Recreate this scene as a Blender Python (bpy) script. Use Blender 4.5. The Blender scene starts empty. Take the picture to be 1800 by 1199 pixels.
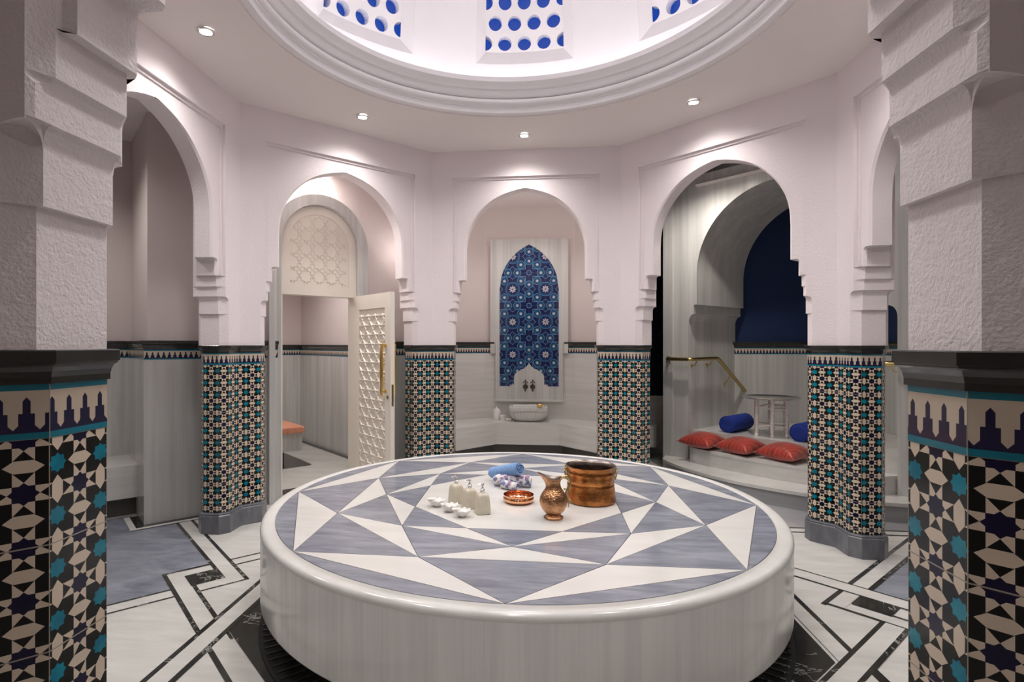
import bpy, bmesh, math, random
from math import sin, cos, pi, radians as rad, sqrt, hypot, atan2
from mathutils import Vector, Matrix
random.seed(7)
scene = bpy.context.scene
COL = scene.collection

# ------------------------------------------------------------------ helpers
def W(a, s, d, z=0.0):
    """bay coordinates (a = bearing of the bay, s = along, d = outward) to world"""
    a = rad(a)
    return (sin(a)*d + cos(a)*s, cos(a)*d - sin(a)*s, z)

class M:
    def __init__(self):
        self.v = []; self.f = []; self.m = []; self.uv = []; self.uv2 = []; self.sm = []
    def p(self, pts, mat=0, uv=None, uv2=None, smooth=False):
        i = len(self.v)
        self.v += [tuple(q) for q in pts]
        self.f.append(tuple(range(i, i+len(pts))))
        self.m.append(mat); self.sm.append(smooth)
        self.uv.append(uv or [(0, 0)]*len(pts)); self.uv2.append(uv2 or [(.5, 1)]*len(pts))
    def box(self, x0, x1, y0, y1, z0, z1, mat=0, fn=None):
        fn = fn or (lambda x, y, z: (x, y, z))
        c = [fn(x, y, z) for z in (z0, z1) for y in (y0, y1) for x in (x0, x1)]
        for q in ((0,2,3,1),(4,5,7,6),(0,1,5,4),(2,6,7,3),(0,4,6,2),(1,3,7,5)):
            self.p([c[k] for k in q], mat)
    def prism(self, poly, z0, z1, mat=0, top=None):
        n = len(poly)
        for i in range(n):
            a = poly[i]; b = poly[(i+1) % n]
            self.p([(a[0],a[1],z0),(b[0],b[1],z0),(b[0],b[1],z1),(a[0],a[1],z1)], mat)
        self.p([(q[0],q[1],z1) for q in poly], mat if top is None else top)
        self.p([(q[0],q[1],z0) for q in reversed(poly)], mat)
    def ext(self, loop, fn, t0, t1, mat=0):
        """closed loop of (a,b) extruded along t with fn(a,b,t)"""
        n = len(loop)
        for i in range(n):
            a = loop[i]; b = loop[(i+1) % n]
            self.p([fn(*a,t0), fn(*b,t0), fn(*b,t1), fn(*a,t1)], mat)
        self.p([fn(*q,t1) for q in loop], mat); self.p([fn(*q,t0) for q in reversed(loop)], mat)
    def rings(self, rings, mat=0, closed=True, smooth=True, cap0=False, cap1=False):
        n = len(rings[0])
        for a, b in zip(rings, rings[1:]):
            for i in range(n if closed else n-1):
                j = (i+1) % n
                self.p([a[i], a[j], b[j], b[i]], mat, smooth=smooth)
        if cap0: self.p(list(reversed(rings[0])), mat)
        if cap1: self.p(rings[-1], mat)
    def lathe(self, prof, seg=48, c=(0,0,0), mat=0, smooth=True, fn=None, cap0=False, cap1=False):
        R = []
        for r, z in prof:
            ring = []
            for i in range(seg):
                t = 2*pi*i/seg
                q = (c[0]+r*cos(t), c[1]+r*sin(t), c[2]+z)
                ring.append(fn(r, t, z) if fn else q)
            R.append(ring)
        self.rings(R, mat, True, smooth, cap0, cap1)
    def tube(self, path, r, seg=12, mat=0, caps=True, smooth=True):
        P = [Vector(q) for q in path]; R = []
        up = Vector((0,0,1)); prev = None
        for i, q in enumerate(P):
            t = (P[min(i+1,len(P)-1)] - P[max(i-1,0)]).normalized()
            if prev is None:
                u = t.cross(up if abs(t.z) < .95 else Vector((1,0,0))).normalized()
            else:
                u = (prev - t*prev.dot(t)).normalized()
            prev = u; w = t.cross(u)
            rr = r[i] if isinstance(r, (list, tuple)) else r
            R.append([tuple(q + u*rr*cos(2*pi*k/seg) + w*rr*sin(2*pi*k/seg)) for k in range(seg)])
        self.rings(R, mat, True, smooth, caps, caps)
    def ball(self, c, r, mat=0, seg=14, sc=(1,1,1)):
        self.rings([[(c[0]+sc[0]*r*sin(pi*j/8)*cos(2*pi*i/seg), c[1]+sc[1]*r*sin(pi*j/8)*sin(2*pi*i/seg), c[2]-sc[2]*r*cos(pi*j/8)) for i in range(seg)] for j in range(9)], mat)
    def xf(self, mat4):
        self.v = [tuple(mat4 @ Vector(q)) for q in self.v]; return self
    def build(self, name, mats, parent=None, angle=40, merge=True, loc=None):
        me = bpy.data.meshes.new(name)
        off = Vector(loc) if loc is not None else (parent.location.copy() if parent is not None else Vector((0,0,0)))
        if parent is not None and loc is None and parent.get('_local'): off = Vector((0,0,0))
        if loc is not None and parent is None: pass
        me.from_pydata([tuple(Vector(q)-off) for q in self.v], [], self.f)
        for i, pl in enumerate(me.polygons):
            pl.material_index = self.m[i]
        u1 = me.uv_layers.new(name='UVMap'); u2 = me.uv_layers.new(name='Edge')
        k = 0
        for i in range(len(self.f)):
            for j in range(len(self.f[i])):
                u1.data[k].uv = self.uv[i][j]; u2.data[k].uv = self.uv2[i][j]; k += 1
        for mt in (mats if isinstance(mats, (list, tuple)) else [mats]): me.materials.append(mt)
        bm = bmesh.new(); bm.from_mesh(me)
        if merge: bmesh.ops.remove_doubles(bm, verts=bm.verts, dist=1e-5)
        bmesh.ops.recalc_face_normals(bm, faces=bm.faces)
        bm.to_mesh(me); bm.free()
        if any(self.sm):
            me.shade_smooth(); me.set_sharp_from_angle(angle=rad(angle))
        o = bpy.data.objects.new(name, me); COL.objects.link(o)
        if parent is not None: o.parent = parent
        elif loc is not None: o.location = loc
        return o

def thing(name, label, cat, loc=(0,0,0), rz=0, group=None, local=False):
    o = bpy.data.objects.new(name, None); COL.objects.link(o)
    o.empty_display_size = .1
    o.location = loc; o.rotation_euler = (0,0,rz); o['label'] = label; o['category'] = cat
    if group: o['group'] = group
    if local: o['_local'] = True
    return o
def tag(o, label, cat, group=None, kind=None):
    o['label'] = label; o['category'] = cat
    if group: o['group'] = group
    if kind: o['kind'] = kind
    return o
def struct(o): o['kind'] = 'structure'; return o
def dup(root, loc, rz, label=None, group=None):
    r = root.copy(); COL.objects.link(r); r.location = loc; r.rotation_euler = (0,0,rz)
    if label: r['label'] = label
    if group: r['group'] = group
    for ch in list(root.children):
        c = ch.copy(); COL.objects.link(c); c.parent = r
        for g in list(ch.children):
            d = g.copy(); COL.objects.link(d); d.parent = c
    return r

def offset(poly, o, closed=True):
    """mitred offset, positive = to the right of travel (outside of a CCW loop)"""
    n = len(poly); out = []
    for i in range(n):
        p = Vector(poly[i])
        a = Vector(poly[i-1]) if (closed or i > 0) else None
        b = Vector(poly[(i+1) % n]) if (closed or i < n-1) else None
        ns = []
        for u, v in ((a, p), (p, b)):
            if u is None or v is None: continue
            t = (v-u).normalized(); ns.append(Vector((t.y, -t.x)))
        if len(ns) == 1: m = ns[0]
        else:
            m = (ns[0]+ns[1]); m = m / max(.2, (1+ns[0].dot(ns[1])))
        out.append((p.x+m.x*o, p.y+m.y*o))
    return out
def sweep(mm, poly, prof, closed=True, mat=0, U=None, smooth=False, edge=False, caps=False):
    """prof: list of (offset, z); uv u from U (per vertex list) or arc length, v = z"""
    n = len(poly)
    if U is None:
        U = [0]
        for i in range(n if closed else n-1):
            U.append(U[-1] + (Vector(poly[(i+1) % n])-Vector(poly[i])).length)
    L = [(offset(poly, o, closed), z) for o, z in prof]
    for (pa, za), (pb, zb) in zip(L, L[1:]):
        for i in range(n if closed else n-1):
            j = (i+1) % n
            w = (Vector(poly[j])-Vector(poly[i])).length
            mm.p([(*pa[i],za),(*pa[j],za),(*pb[j],zb),(*pb[i],zb)], mat,
                 uv=[(U[i],za),(U[i+1],za),(U[i+1],zb),(U[i],zb)], uv2=[(0,w),(w,w),(w,w),(0,w)], smooth=smooth)

# ------------------------------------------------------------------ node expressions
class X:
    def __init__(s, nt, sock): s.nt = nt; s.s = sock
    def op(s, o, *b, clamp=False):
        n = s.nt.nodes.new('ShaderNodeMath'); n.operation = o; n.use_clamp = clamp
        for i, q in enumerate((s,)+b):
            if isinstance(q, X): s.nt.links.new(q.s, n.inputs[i])
            else: n.inputs[i].default_value = q
        return X(s.nt, n.outputs[0])
    def __add__(s,o): return s.op('ADD',o)
    def __radd__(s,o): return s.op('ADD',o)
    def __sub__(s,o): return s.op('SUBTRACT',o)
    def __rsub__(s,o): return (s*-1)+o
    def __mul__(s,o): return s.op('MULTIPLY',o)
    def __rmul__(s,o): return s.op('MULTIPLY',o)
    def __truediv__(s,o): return s.op('DIVIDE',o)
    def lt(s,o): return s.op('LESS_THAN',o)
    def gt(s,o): return s.op('GREATER_THAN',o)
    def abs(s): return s.op('ABSOLUTE')
    def mx(s,o): return s.op('MAXIMUM',o)
    def mn(s,o): return s.op('MINIMUM',o)
    def fr(s): return s.op('FRACT')
    def fold(s): return ((s+.5).op('FLOOR')*-1 + s).abs()     # distance to nearest integer
    def or_(s,o): return s.mx(o)
    def and_(s,o): return s*o

class Mat:
    def __init__(s, name):
        s.m = bpy.data.materials.new(name); s.m.use_nodes = True; s.nt = s.m.node_tree
        s.b = s.nt.nodes['Principled BSDF']
    def n(s, t, **k):
        q = s.nt.nodes.new(t)
        for a, v in k.items(): setattr(q, a, v)
        return q
    def link(s, a, b): s.nt.links.new(a, b)
    def uv(s, name='UVMap'):
        q = s.n('ShaderNodeUVMap', uv_map=name); sp = s.n('ShaderNodeSeparateXYZ'); s.link(q.outputs[0], sp.inputs[0])
        return X(s.nt, sp.outputs[0]), X(s.nt, sp.outputs[1])
    def obj(s, scale=(1,1,1), rot=(0,0,0), loc=(0,0,0)):
        q = s.n('ShaderNodeTexCoord'); mp = s.n('ShaderNodeMapping'); s.link(q.outputs['Object'], mp.inputs[0])
        mp.inputs['Scale'].default_value = scale; mp.inputs['Rotation'].default_value = rot; mp.inputs['Location'].default_value = loc
        return mp.outputs[0]
    def noise(s, vec, scale, detail=4, rough=.55, dist=0):
        q = s.n('ShaderNodeTexNoise'); s.link(vec, q.inputs['Vector'])
        q.inputs['Scale'].default_value = scale; q.inputs['Detail'].default_value = detail
        q.inputs['Roughness'].default_value = rough; q.inputs['Distortion'].default_value = dist
        return q.outputs['Fac']
    def ramp(s, fac, stops, interp='LINEAR'):
        q = s.n('ShaderNodeValToRGB'); s.link(fac, q.inputs[0]); q.color_ramp.interpolation = interp
        e = q.color_ramp.elements
        while len(e) < len(stops): e.new(.5)
        for k, (p, c) in enumerate(stops): e[k].position = p; e[k].color = (*c, 1) if len(c) == 3 else c
        return q.outputs[0]
    def mix(s, f, a, b):
        q = s.n('ShaderNodeMix', data_type='RGBA')
        fs = f.s if isinstance(f, X) else f
        if isinstance(fs, (int, float)): q.inputs[0].default_value = fs
        else: s.link(fs, q.inputs[0])
        for i, c in ((6, a), (7, b)):
            if isinstance(c, tuple): q.inputs[i].default_value = (*c, 1)
            else: s.link(c, q.inputs[i])
        return q.outputs[2]
    def bump(s, h, strength=.3, dist=.002):
        q = s.n('ShaderNodeBump'); q.inputs['Strength'].default_value = strength; q.inputs['Distance'].default_value = dist
        s.link(h.s if isinstance(h, X) else h, q.inputs['Height']); s.link(q.outputs[0], s.b.inputs['Normal'])
    def set(s, color=None, rough=.5, metal=0, coat=0, **k):
        if color is not None:
            if isinstance(color, tuple): s.b.inputs['Base Color'].default_value = (*color, 1)
            else: s.link(color, s.b.inputs['Base Color'])
        if isinstance(rough, (int, float)): s.b.inputs['Roughness'].default_value = rough
        else: s.link(rough, s.b.inputs['Roughness'])
        s.b.inputs['Metallic'].default_value = metal; s.b.inputs['Coat Weight'].default_value = coat
        s.b.inputs['Coat Roughness'].default_value = .08
        for a, v in k.items(): s.b.inputs[a].default_value = v
        return s.m

def simple(name, c, rough=.5, metal=0, coat=0, nz=None):
    m = Mat(name)
    v = m.noise(m.obj(), nz[0] if nz else 25, 3)
    k = nz[1] if nz else .06
    col = m.ramp(v, [(.3, tuple(x*(1-k) for x in c)), (.7, tuple(min(1, x*(1+k)) for x in c))])
    return m.set(col, rough, metal, coat)

def marble(name, base, vein, stretch=(6,6,.35), rot=(0,0,0), rough=.22, amount=.55, dark=None, wob=.25):
    m = Mat(name)
    v = m.obj(stretch, rot)
    n1 = m.noise(v, 1.0, 5, .6, wob); n2 = m.noise(v, 4.0, 4, .65, wob*.5)
    f = X(m.nt, n1)*.65 + X(m.nt, n2)*.35
    lo = tuple(b*(1-amount)+w*amount for b, w in zip(base, vein))
    stops = [(.36, lo), (.5, tuple((x+y)/2 for x, y in zip(base, lo))), (.62, base)]
    col = m.ramp(f.s, stops)
    return m.set(col, rough, 0, .15)

def mat_plaster(name, c, bump=.5, sc=1.0, rough=.85):
    m = Mat(name)
    v = m.obj()
    a = X(m.nt, m.noise(v, 55*sc, 3, .5, .4)); b = X(m.nt, m.noise(v, 170*sc, 2, .5))
    col = m.ramp(m.noise(v, 1.5, 3), [(.3, tuple(x*.96 for x in c)), (.7, c)])
    m.bump(a.op('SMOOTH_MIN', .62, .1)*.7+b*.5, bump, .006)
    return m.set(col, rough)

def mat_zellige():
    m = Mat('glazed star tile')
    U, V = m.uv(); V = (V-1.335)/.0945 + .5
    a0 = U.fold(); b0 = V.fold()
    a = a0.mx(b0); b = a0.mn(b0)
    teal = a.lt(.135).or_((a+b).lt(.19))
    hexa = b.lt(.115).and_((a - b*(.14/.115)).gt(.23))
    navy = b.gt(.35).or_((a+b).gt(.79))
    cream = a.gt(.355).and_((b - (a-.36)*1.25).gt(.115))
    tone = X(m.nt, m.noise(m.obj(), 18, 2))
    col = m.mix(cream.or_(hexa), (.006,.007,.006), (.66,.555,.44))
    col = m.mix(navy, col, (.008,.006,.034))
    col = m.mix(teal, col, m.ramp(tone.s, [(.3,(0,.12,.21)), (.7,(.0,.24,.33))]))
    ex, ew = m.uv('Edge')
    g = ex.mn(ew-ex).lt(.0009)
    gv = ((V-.5)/2).fold().lt(.0065)
    col = m.mix(g.or_(gv), col, (.36,.31,.25))
    m.bump(g.or_(gv)*-1.0 + X(m.nt, m.noise(m.obj(), 30, 2))*.5, .35, .001)
    return m.set(col, .16, 0, .12, **{'Specular IOR Level': .35})

def mat_frieze(period, z0, z1):
    m = Mat('merlon frieze tile')
    U, V = m.uv(); u = (U/period).fold(); v = (V-z0)/(z1-z0)
    navy = (v - u.op('MULTIPLY', -.25)).lt(.32)                      # sloped shoulders
    valley = (v + (.5-u)*-.45).lt(.17)
    body = u.lt(.31).and_(v.lt(.47)); base = valley
    col_ = u.lt(.15).and_((v + u*.5).lt(.77))
    dark = base.or_(body).or_(col_)
    teal = v.lt(.115).or_(v.gt(.89))
    col = m.mix(dark, (.56,.47,.37), (.009,.008,.045))
    col = m.mix(teal, col, (.0,.17,.25))
    ex, ew = m.uv('Edge'); g = ex.mn(ew-ex).lt(.0009)
    col = m.mix(g, col, (.36,.31,.25))
    return m.set(col, .18, 0, .4)

def mat_iznik():
    m = Mat('blue floral wall tile')
    U, V = m.uv(); P = .4615
    u = (U-.2485)/P; v = (V-2.276)/P
    a0 = u.fold(); b0 = v.fold(); a = a0.mx(b0); b = a0.mn(b0)
    LINE = (.12,.28,.44); TEAL = (.004,.06,.17); NAVY = (.006,.012,.075); PURP = (.006,.009,.07); FLO = (.50,.47,.52)
    col = m.mix(X(m.nt, m.noise(m.obj(), 6, 2)), NAVY, PURP)
    ln = (a+b-.64).abs().lt(.009).or_((a-b-.30).abs().lt(.008).and_(a.gt(.3))).or_((a-.385).abs().lt(.007).and_(b.gt(.24)))
    col = m.mix(ln, col, LINE)
    grout = a0.gt(.497).or_(b0.gt(.497)).or_(a0.lt(.003)).or_(b0.lt(.003))
    def cell(cx, cy, k):
        nonlocal col
        x = (a-cx).abs(); y = (b-cy).abs()
        q = (x*.92).mx(y*1.0).mx((x+y)*.70).mx(x*.5+y*.9)
        col = m.mix(q.lt(.112*k), col, LINE); col = m.mix(q.lt(.100*k), col, TEAL); col = m.mix(q.lt(.078*k), col, (.008,.03,.11))
        col = m.mix(q.lt(.062*k), col, (.01,.10,.17))
        rr = (x*x+y*y).op('SQRT'); n = X(m.nt, m.noise(m.obj(), 90, 1))
        col = m.mix((rr+(n-.5)*.04).lt(.036*k), col, FLO)
    cell(.25,.25,1.06); cell(.5,.14,1.06)
    c = (a*-1+.5); d = (b*-1+.5)
    st = c.mx(d).lt(.065).or_((c+d).lt(.092)); st2 = c.mx(d).lt(.052).or_((c+d).lt(.072))
    col = m.mix(st, col, LINE); col = m.mix(st2, col, PURP)
    q = a.mx((a+b)*.7071); q = q.mx(a)
    for r_, cc in ((.208, LINE), (.196, TEAL), (.150, NAVY)): col = m.mix(q.lt(r_), col, cc)
    rr = (a*a+b*b).op('SQRT'); th = b.op('ARCTAN2', a)
    pet = (rr - ((th*8).op('COSINE')*.022)).lt(.092)
    col = m.mix(pet, col, FLO)
    pet2 = (rr - ((th*8).op('COSINE')*.015)).abs().op('SUBTRACT', .045).abs().lt(.005)
    col = m.mix(pet2, col, (.2,.18,.25)); col = m.mix(rr.lt(.022), col, (.02,.02,.05))
    col = m.mix(grout, col, (.03,.10,.17))
    return m.set(col, .15, 0, .4)

def emit(name, c, s):
    m = Mat(name); m.set((.02,.02,.02), .5); m.b.inputs['Emission Color'].default_value = (*c, 1); m.b.inputs['Emission Strength'].default_value = s
    return m.m

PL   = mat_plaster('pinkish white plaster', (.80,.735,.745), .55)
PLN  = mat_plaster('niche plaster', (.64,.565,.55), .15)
PLD  = mat_plaster('dome plaster', (.865,.84,.85), .05)
PLC  = mat_plaster('ceiling plaster', (.84,.775,.76), .08)
ZEL  = mat_zellige()
FRP  = mat_frieze(.036, 1.335, 1.43)
FRN  = mat_frieze(.0405, 1.371, 1.452)
IZN  = mat_iznik()
BLK  = simple('black glazed moulding', (.018,.018,.017), .25, 0, .5, (12,.4))
BASE = marble('blue grey base marble', (.17,.175,.195), (.085,.09,.11), (7,7,3), rough=.25, amount=.8)
MWH  = marble('white streaked marble', (.62,.615,.585), (.34,.345,.34), (7,7,.3), rough=.2, amount=.55)
MWV  = marble('wall marble vertical grain', (.60,.595,.575), (.34,.345,.34), (6.5,6.5,.22), rough=.18, amount=.62)
MHB  = marble('bench marble horizontal grain', (.68,.67,.64), (.45,.44,.42), (.5,.5,9), rough=.2, amount=.5)
MFL  = marble('white floor marble', (.66,.655,.62), (.46,.45,.43), (1.1,5,1), (0,0,.6), rough=.2, amount=.6)
MFG  = marble('blue grey marble', (.27,.29,.335), (.11,.12,.17), (1.3,3.5,2), (0,0,-.6), rough=.2, amount=.8, wob=1.4)
MGS  = marble('blue grey star marble', (.30,.315,.365), (.13,.14,.185), (1.5,7,2), (0,0,.45), rough=.16, amount=.85, wob=1.3)
MWS  = marble('white star marble', (.72,.71,.68), (.58,.56,.53), (1,4,1), (0,0,.3), rough=.13, amount=.5)
MRM  = marble('rim marble', (.70,.695,.67), (.54,.53,.51), (3,3,1), rough=.18, amount=.5)
MSD  = marble('platform side marble', (.80,.795,.78), (.58,.575,.57), (13,13,.3), rough=.2, amount=.6)
MST  = marble('step marble', (.66,.65,.62), (.44,.43,.41), (2,2,5), rough=.2, amount=.5)
MSG  = marble('grey riser marble', (.33,.335,.34), (.22,.22,.24), (1,1,9), rough=.22, amount=.6)
def mk_black():
    m = Mat('black marble with white veins')
    v = m.obj()
    n = X(m.nt, m.noise(v, 2.2, 6, .6, 1.2)); vein = (n-.5).abs()
    n2 = X(m.nt, m.noise(v, 7, 4, .6, .8)); v2 = (n2-.5).abs()
    t = X(m.nt, m.noise(v, 1.3, 2))
    k = vein.lt(.006).and_(t.gt(.5)).or_(v2.lt(.006).and_(t.gt(.56)))
    col = m.mix(k, m.ramp(n2.s, [(.35,(.016,.016,.015)), (.7,(.035,.035,.033))]), (.30,.29,.27))
    return m.set(col, .16, 0, .2)
BM = mk_black()
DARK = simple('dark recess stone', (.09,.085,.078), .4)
JOINT = simple('dark joint', (.10,.095,.10), .5)
GRD  = simple('grate slot', (.006,.006,.006), .8)
NAVYP = mat_plaster('navy painted plaster', (.006,.022,.08), .1)
NAVYD = simple('dark navy gap finish', (.008,.011,.024), .25)  # near-black smooth navy for the gap walls and ceiling
WOOD = simple('cream lacquered wood', (.80,.745,.67), .35, 0, .1, (6,.02))
BRASS = simple('polished brass', (.78,.53,.17), .22, 1, 0, (40,.1))
BRASD = simple('aged brass', (.30,.24,.10), .35, 1, 0, (30,.3))
CHROME = simple('chrome', (.72,.72,.72), .12, 1)
SILV = simple('silver tray metal', (.86,.83,.76), .3, 1, 0, (30,.1))
WHITEP = simple('white paint', (.82,.76,.72), .4, 0, .1)
CERA = simple('white ceramic', (.82,.80,.77), .2, 0, .4)
CREA = simple('cream ceramic', (.62,.57,.46), .35, 0, .2)
TAPM = simple('dark bronze', (.10,.08,.055), .3, 1, 0, (60,.4))

# ------------------------------------------------------------------ room constants
Y0 = 1.49           # top of the tile-clad pillars
ZC = 3.50           # ceiling at the wall
C1 = .05; DI = 2.325; DJ = .132; DO = DI+2*C1+DJ   # chamfer, inner face, jamb, outer face

# opening profile of every arch: (half width, z)
OPEN = [(.745,Y0),(.745,1.737),(.732,1.737),(.732,1.845),(.7305,1.857),(.727,1.866),(.722,1.872),(.715,1.875),
        (.715,1.932),(.713,1.942),(.708,1.949),(.702,1.952),(.702,2.036),(.680,2.036),(.680,2.145),(.677,2.157),(.670,2.165),(.660,2.169),(.620,2.169),(.620,2.44)]
_arc = [(.620,2.44),(.613,2.56),(.588,2.67),(.544,2.765),(.49,2.845),(.42,2.92),(.33,2.992),(.24,3.042),(.15,3.076),(.07,3.098),(0,3.113)]
def smooth_arc(pts, k=4):
    out = []
    for i in range(len(pts)-1):
        p0 = pts[max(i-1,0)]; p1 = pts[i]; p2 = pts[i+1]; p3 = pts[min(i+2,len(pts)-1)]
        for j in range(k):
            t = j/k
            out.append(tuple(.5*((2*b)+(-a+c)*t+(2*a-5*b+4*c-d)*t*t+(-a+3*b-3*c+d)*t**3) for a,b,c,d in zip(p0,p1,p2,p3)))
    return out+[pts[-1]]
OPEN = OPEN[:-1] + smooth_arc(_arc)

def arch_wall():
    mm = M(); zt = 3.60; zA = 1.875; DP = 2.578
    e0 = DI*math.tan(rad(22.5)); e1 = DP*math.tan(rad(22.5)); R1 = .022; R2 = .034; c_ = DI+.05
    def PA(s): return [(e0,DI),(.795,DI),(s,c_),(s,DP-.045),(.795,DP),(e1,DP)]
    def PB(s): return [(e0,DI),(.752,DI),(s,c_),(s,DP-(.012 if s > .713 else .038)),(.722,DP),(e1,DP)]
    fr = [(.7515,DI),(.7515,DI+R1),(.725,DI+R1),(.725,DI+R2)]
    def PD(s): return [(e0,DI)]+fr+[(s+.016,DI+R2),(s,c_),(s,DP-.058),(.700,DP-.050),(.702,DP-.038),(.722,DP),(e1,DP)]
    def PE(s): return [(e0,DI)]+fr+[(s+.016,DI+R2),(s,c_),(s,DP-.078),(.676,DP-.064),(.702,DP-.038),(.722,DP),(e1,DP)]
    lev = []
    for s, z in OPEN:
        lev.append((s, z))
    def kind(z0, z1):
        m_ = (z0+z1)/2
        return PA if m_ < zA else PB if m_ < 2.036 else PD if m_ < 2.169 else PE
    for sg in (1,-1):
        F = lambda q, z: (sg*q[0], q[1], z)
        prev = None
        def capz(A, B, z):
            if len(A) == 6 and len(B) == 12:
                A = [A[0]]+[A[1]]*5+[A[2]]+[A[3]]*3+A[4:]
            for i in range(len(A)-1):
                q = []
                for r_ in (A[i],A[i+1],B[i+1],B[i]):
                    if not any(abs(r_[0]-w[0])+abs(r_[1]-w[1]) < 1e-6 for w in q): q.append(r_)
                if len(q) < 3: continue
                ar = sum(q[k][0]*q[(k+1)%len(q)][1]-q[(k+1)%len(q)][0]*q[k][1] for k in range(len(q)))
                if abs(ar) > 1e-7: mm.p([F(w,z) for w in q])
        for (sa,za),(sb,zb) in zip(lev, lev[1:]):
            if zb-za < 1e-6: continue
            K = kind(za,zb); A = K(sa); B = K(sb)
            if prev is not None and (prev[1] is not K or abs(prev[2]-sa) > 1e-6): capz(prev[0], A, za)
            for i in range(len(A)-1):
                mm.p([F(A[i],za),F(A[i+1],za),F(B[i+1],zb),F(B[i],zb)])
            prev = (B, K, sb)
        top = PE(-.016)
        top = [(max(0,q[0]),q[1]) for q in top]
        for i in range(len(top)-1):
            if top[i][0] == 0 and top[i+1][0] == 0: continue
            mm.p([F(top[i],3.113),F(top[i+1],3.113),F(top[i+1],3.205),F(top[i],3.205)])
        inner2 = [(e0,DI),(.7515,DI),(.7515,DI+R1),(0,DI+R1)]; inner3 = [(e0,DI),(0,DI)]; outer = [(0,DP-.078)]+top[8:]
        mm.p([F((.725,DI+R1),3.205),F((0,DI+R1),3.205),F((0,DI+R2),3.205),F((.725,DI+R2),3.205)])
        mm.p([F((.7515,DI),3.23),F((0,DI),3.23),F((0,DI+R1),3.23),F((.7515,DI+R1),3.23)])
        for L_, za, zb in ((inner2,3.205,3.23),(inner3,3.23,zt),(outer,3.205,zt)):
            for i in range(len(L_)-1): mm.p([F(L_[i],za),F(L_[i+1],za),F(L_[i+1],zb),F(L_[i],zb)])
        # arch-headed stops closing the chamfers
        L2 = lambda p, q, k: (p[0]+(q[0]-p[0])*k, p[1]+(q[1]-p[1])*k)
        for P0, P1, P2 in (((.795,DI),(.752,DI),(.732,c_)), ((.795,DP),(.722,DP),(.732,DP-.045))):
            mm.p([F(P0,zA-.0004),F(P1,zA-.0004),F((.715,P2[1]),zA-.0004)])
            k = 14; h = .036; zs = zA-.004-h
            lo = [L2(P0,P2,i/k) for i in range(k+1)]; hi = [L2(P0,P1,i/k/.5) if i/k < .5 else L2(P1,P2,(i/k-.5)*2) for i in range(k+1)]
            zz_ = [zs+sqrt(max(0,h*h-((2*i/k-1)*h)**2)) for i in range(k+1)]
            for i in range(k):
                mm.p([F(lo[i],zz_[i]),F(lo[i+1],zz_[i+1]),F(hi[i+1],zz_[i+1]),F(hi[i],zz_[i])])
                mm.p([F(hi[i],zz_[i]),F(hi[i+1],zz_[i+1]),F(hi[i+1],zA),F(hi[i],zA)])
    return mm
aw = arch_wall()
names = {0:'wall_back',45:'wall_back_right',90:'wall_right',135:'wall_front_right',180:'wall_front',225:'wall_front_left',270:'wall_left',315:'wall_back_left'}
w0 = struct(aw.build('wall_back', PL, angle=35))
w0.data.shade_flat()
for a, nm in names.items():
    if a == 0: continue
    o = w0.copy(); o.name = nm; COL.objects.link(o); o.rotation_euler = (0,0,-rad(a)); struct(o)

# ------------------------------------------------------------------ tile-clad pillars
def pillar_plan():
    L = []
    def A(s,d): return W(-22.5, s, d)[:2]
    def B(s,d): return W(22.5, s, d)[:2]
    g = .745
    L = [B(-g-C1,DO), B(-g,DO-C1), B(-g,DI+C1), B(-g-C1,DI), B(-.963,DI), A(g+C1,DI), A(g,DI+C1), A(g,DO-C1), A(g+C1,DO), A(1.0558,DO)]
    return L       # order to be fixed to CCW
pp = pillar_plan()
area = sum(pp[i][0]*pp[(i+1)%len(pp)][1]-pp[(i+1)%len(pp)][0]*pp[i][1] for i in range(len(pp)))
if area < 0: pp = pp[::-1]
CX, CY = 0, DI/cos(rad(22.5))
pp = [(x-CX, y-CY) for x, y in pp]
# u coordinates: inner chamfer navy star at .5 and 4.5, outer ones two periods further out
def u_for(pt):
    return None
n_ = len(pp)
iC = min(range(n_), key=lambda i: hypot(*pp[i]))               # the concave corner at the room side
order = [(iC+k) % n_ for k in range(n_)]
pp = [pp[i] for i in order]
# from the corner: half face, chamfer, jamb, chamfer, outer, outer, chamfer, jamb, chamfer, half face
step = [1.67,.66,1.34,.66,2.67,2.67,.66,1.34,.66,1.67]
U = [2.5]
for s_ in step: U.append(U[-1]+s_)
ARC = [0]
for i in range(n_): ARC.append(ARC[-1]+(Vector(pp[(i+1)%n_])-Vector(pp[i])).length)
def make_pillar(loc, rz, label):
    t = thing('tiled_pillar', label, 'pillar', loc, rz, 'tile-clad pillars round the octagon', local=True)
    b = M(); sweep(b, pp, [(.018,0),(.018,.140),(.012,.147),(.012,.150),(.016,.156),(.012,.163),(.002,.166)])
    b.p([(*q,0) for q in reversed(offset(pp,.018))]); b.build('base', BASE, t)
    c = M(); sweep(c, pp, [(0,.160),(0,1.335)], U=U); c.build('tile_cladding', ZEL, t)
    f = M(); sweep(f, pp, [(.001,1.335),(.001,1.432)], U=ARC); f.build('frieze', FRP, t)
    k = M(); sweep(k, pp, [(.001,1.43),(.006,1.4305),(.006,1.442),(.008,1.452),(.012,1.460),(.018,1.464),(.0185,1.467),(.0215,1.468),(.0215,1.488),(.020,1.49)])
    k.p([(*q,1.49) for q in offset(pp,.020)]); k.build('cornice', BLK, t)
    return t
RC = CY
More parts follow.
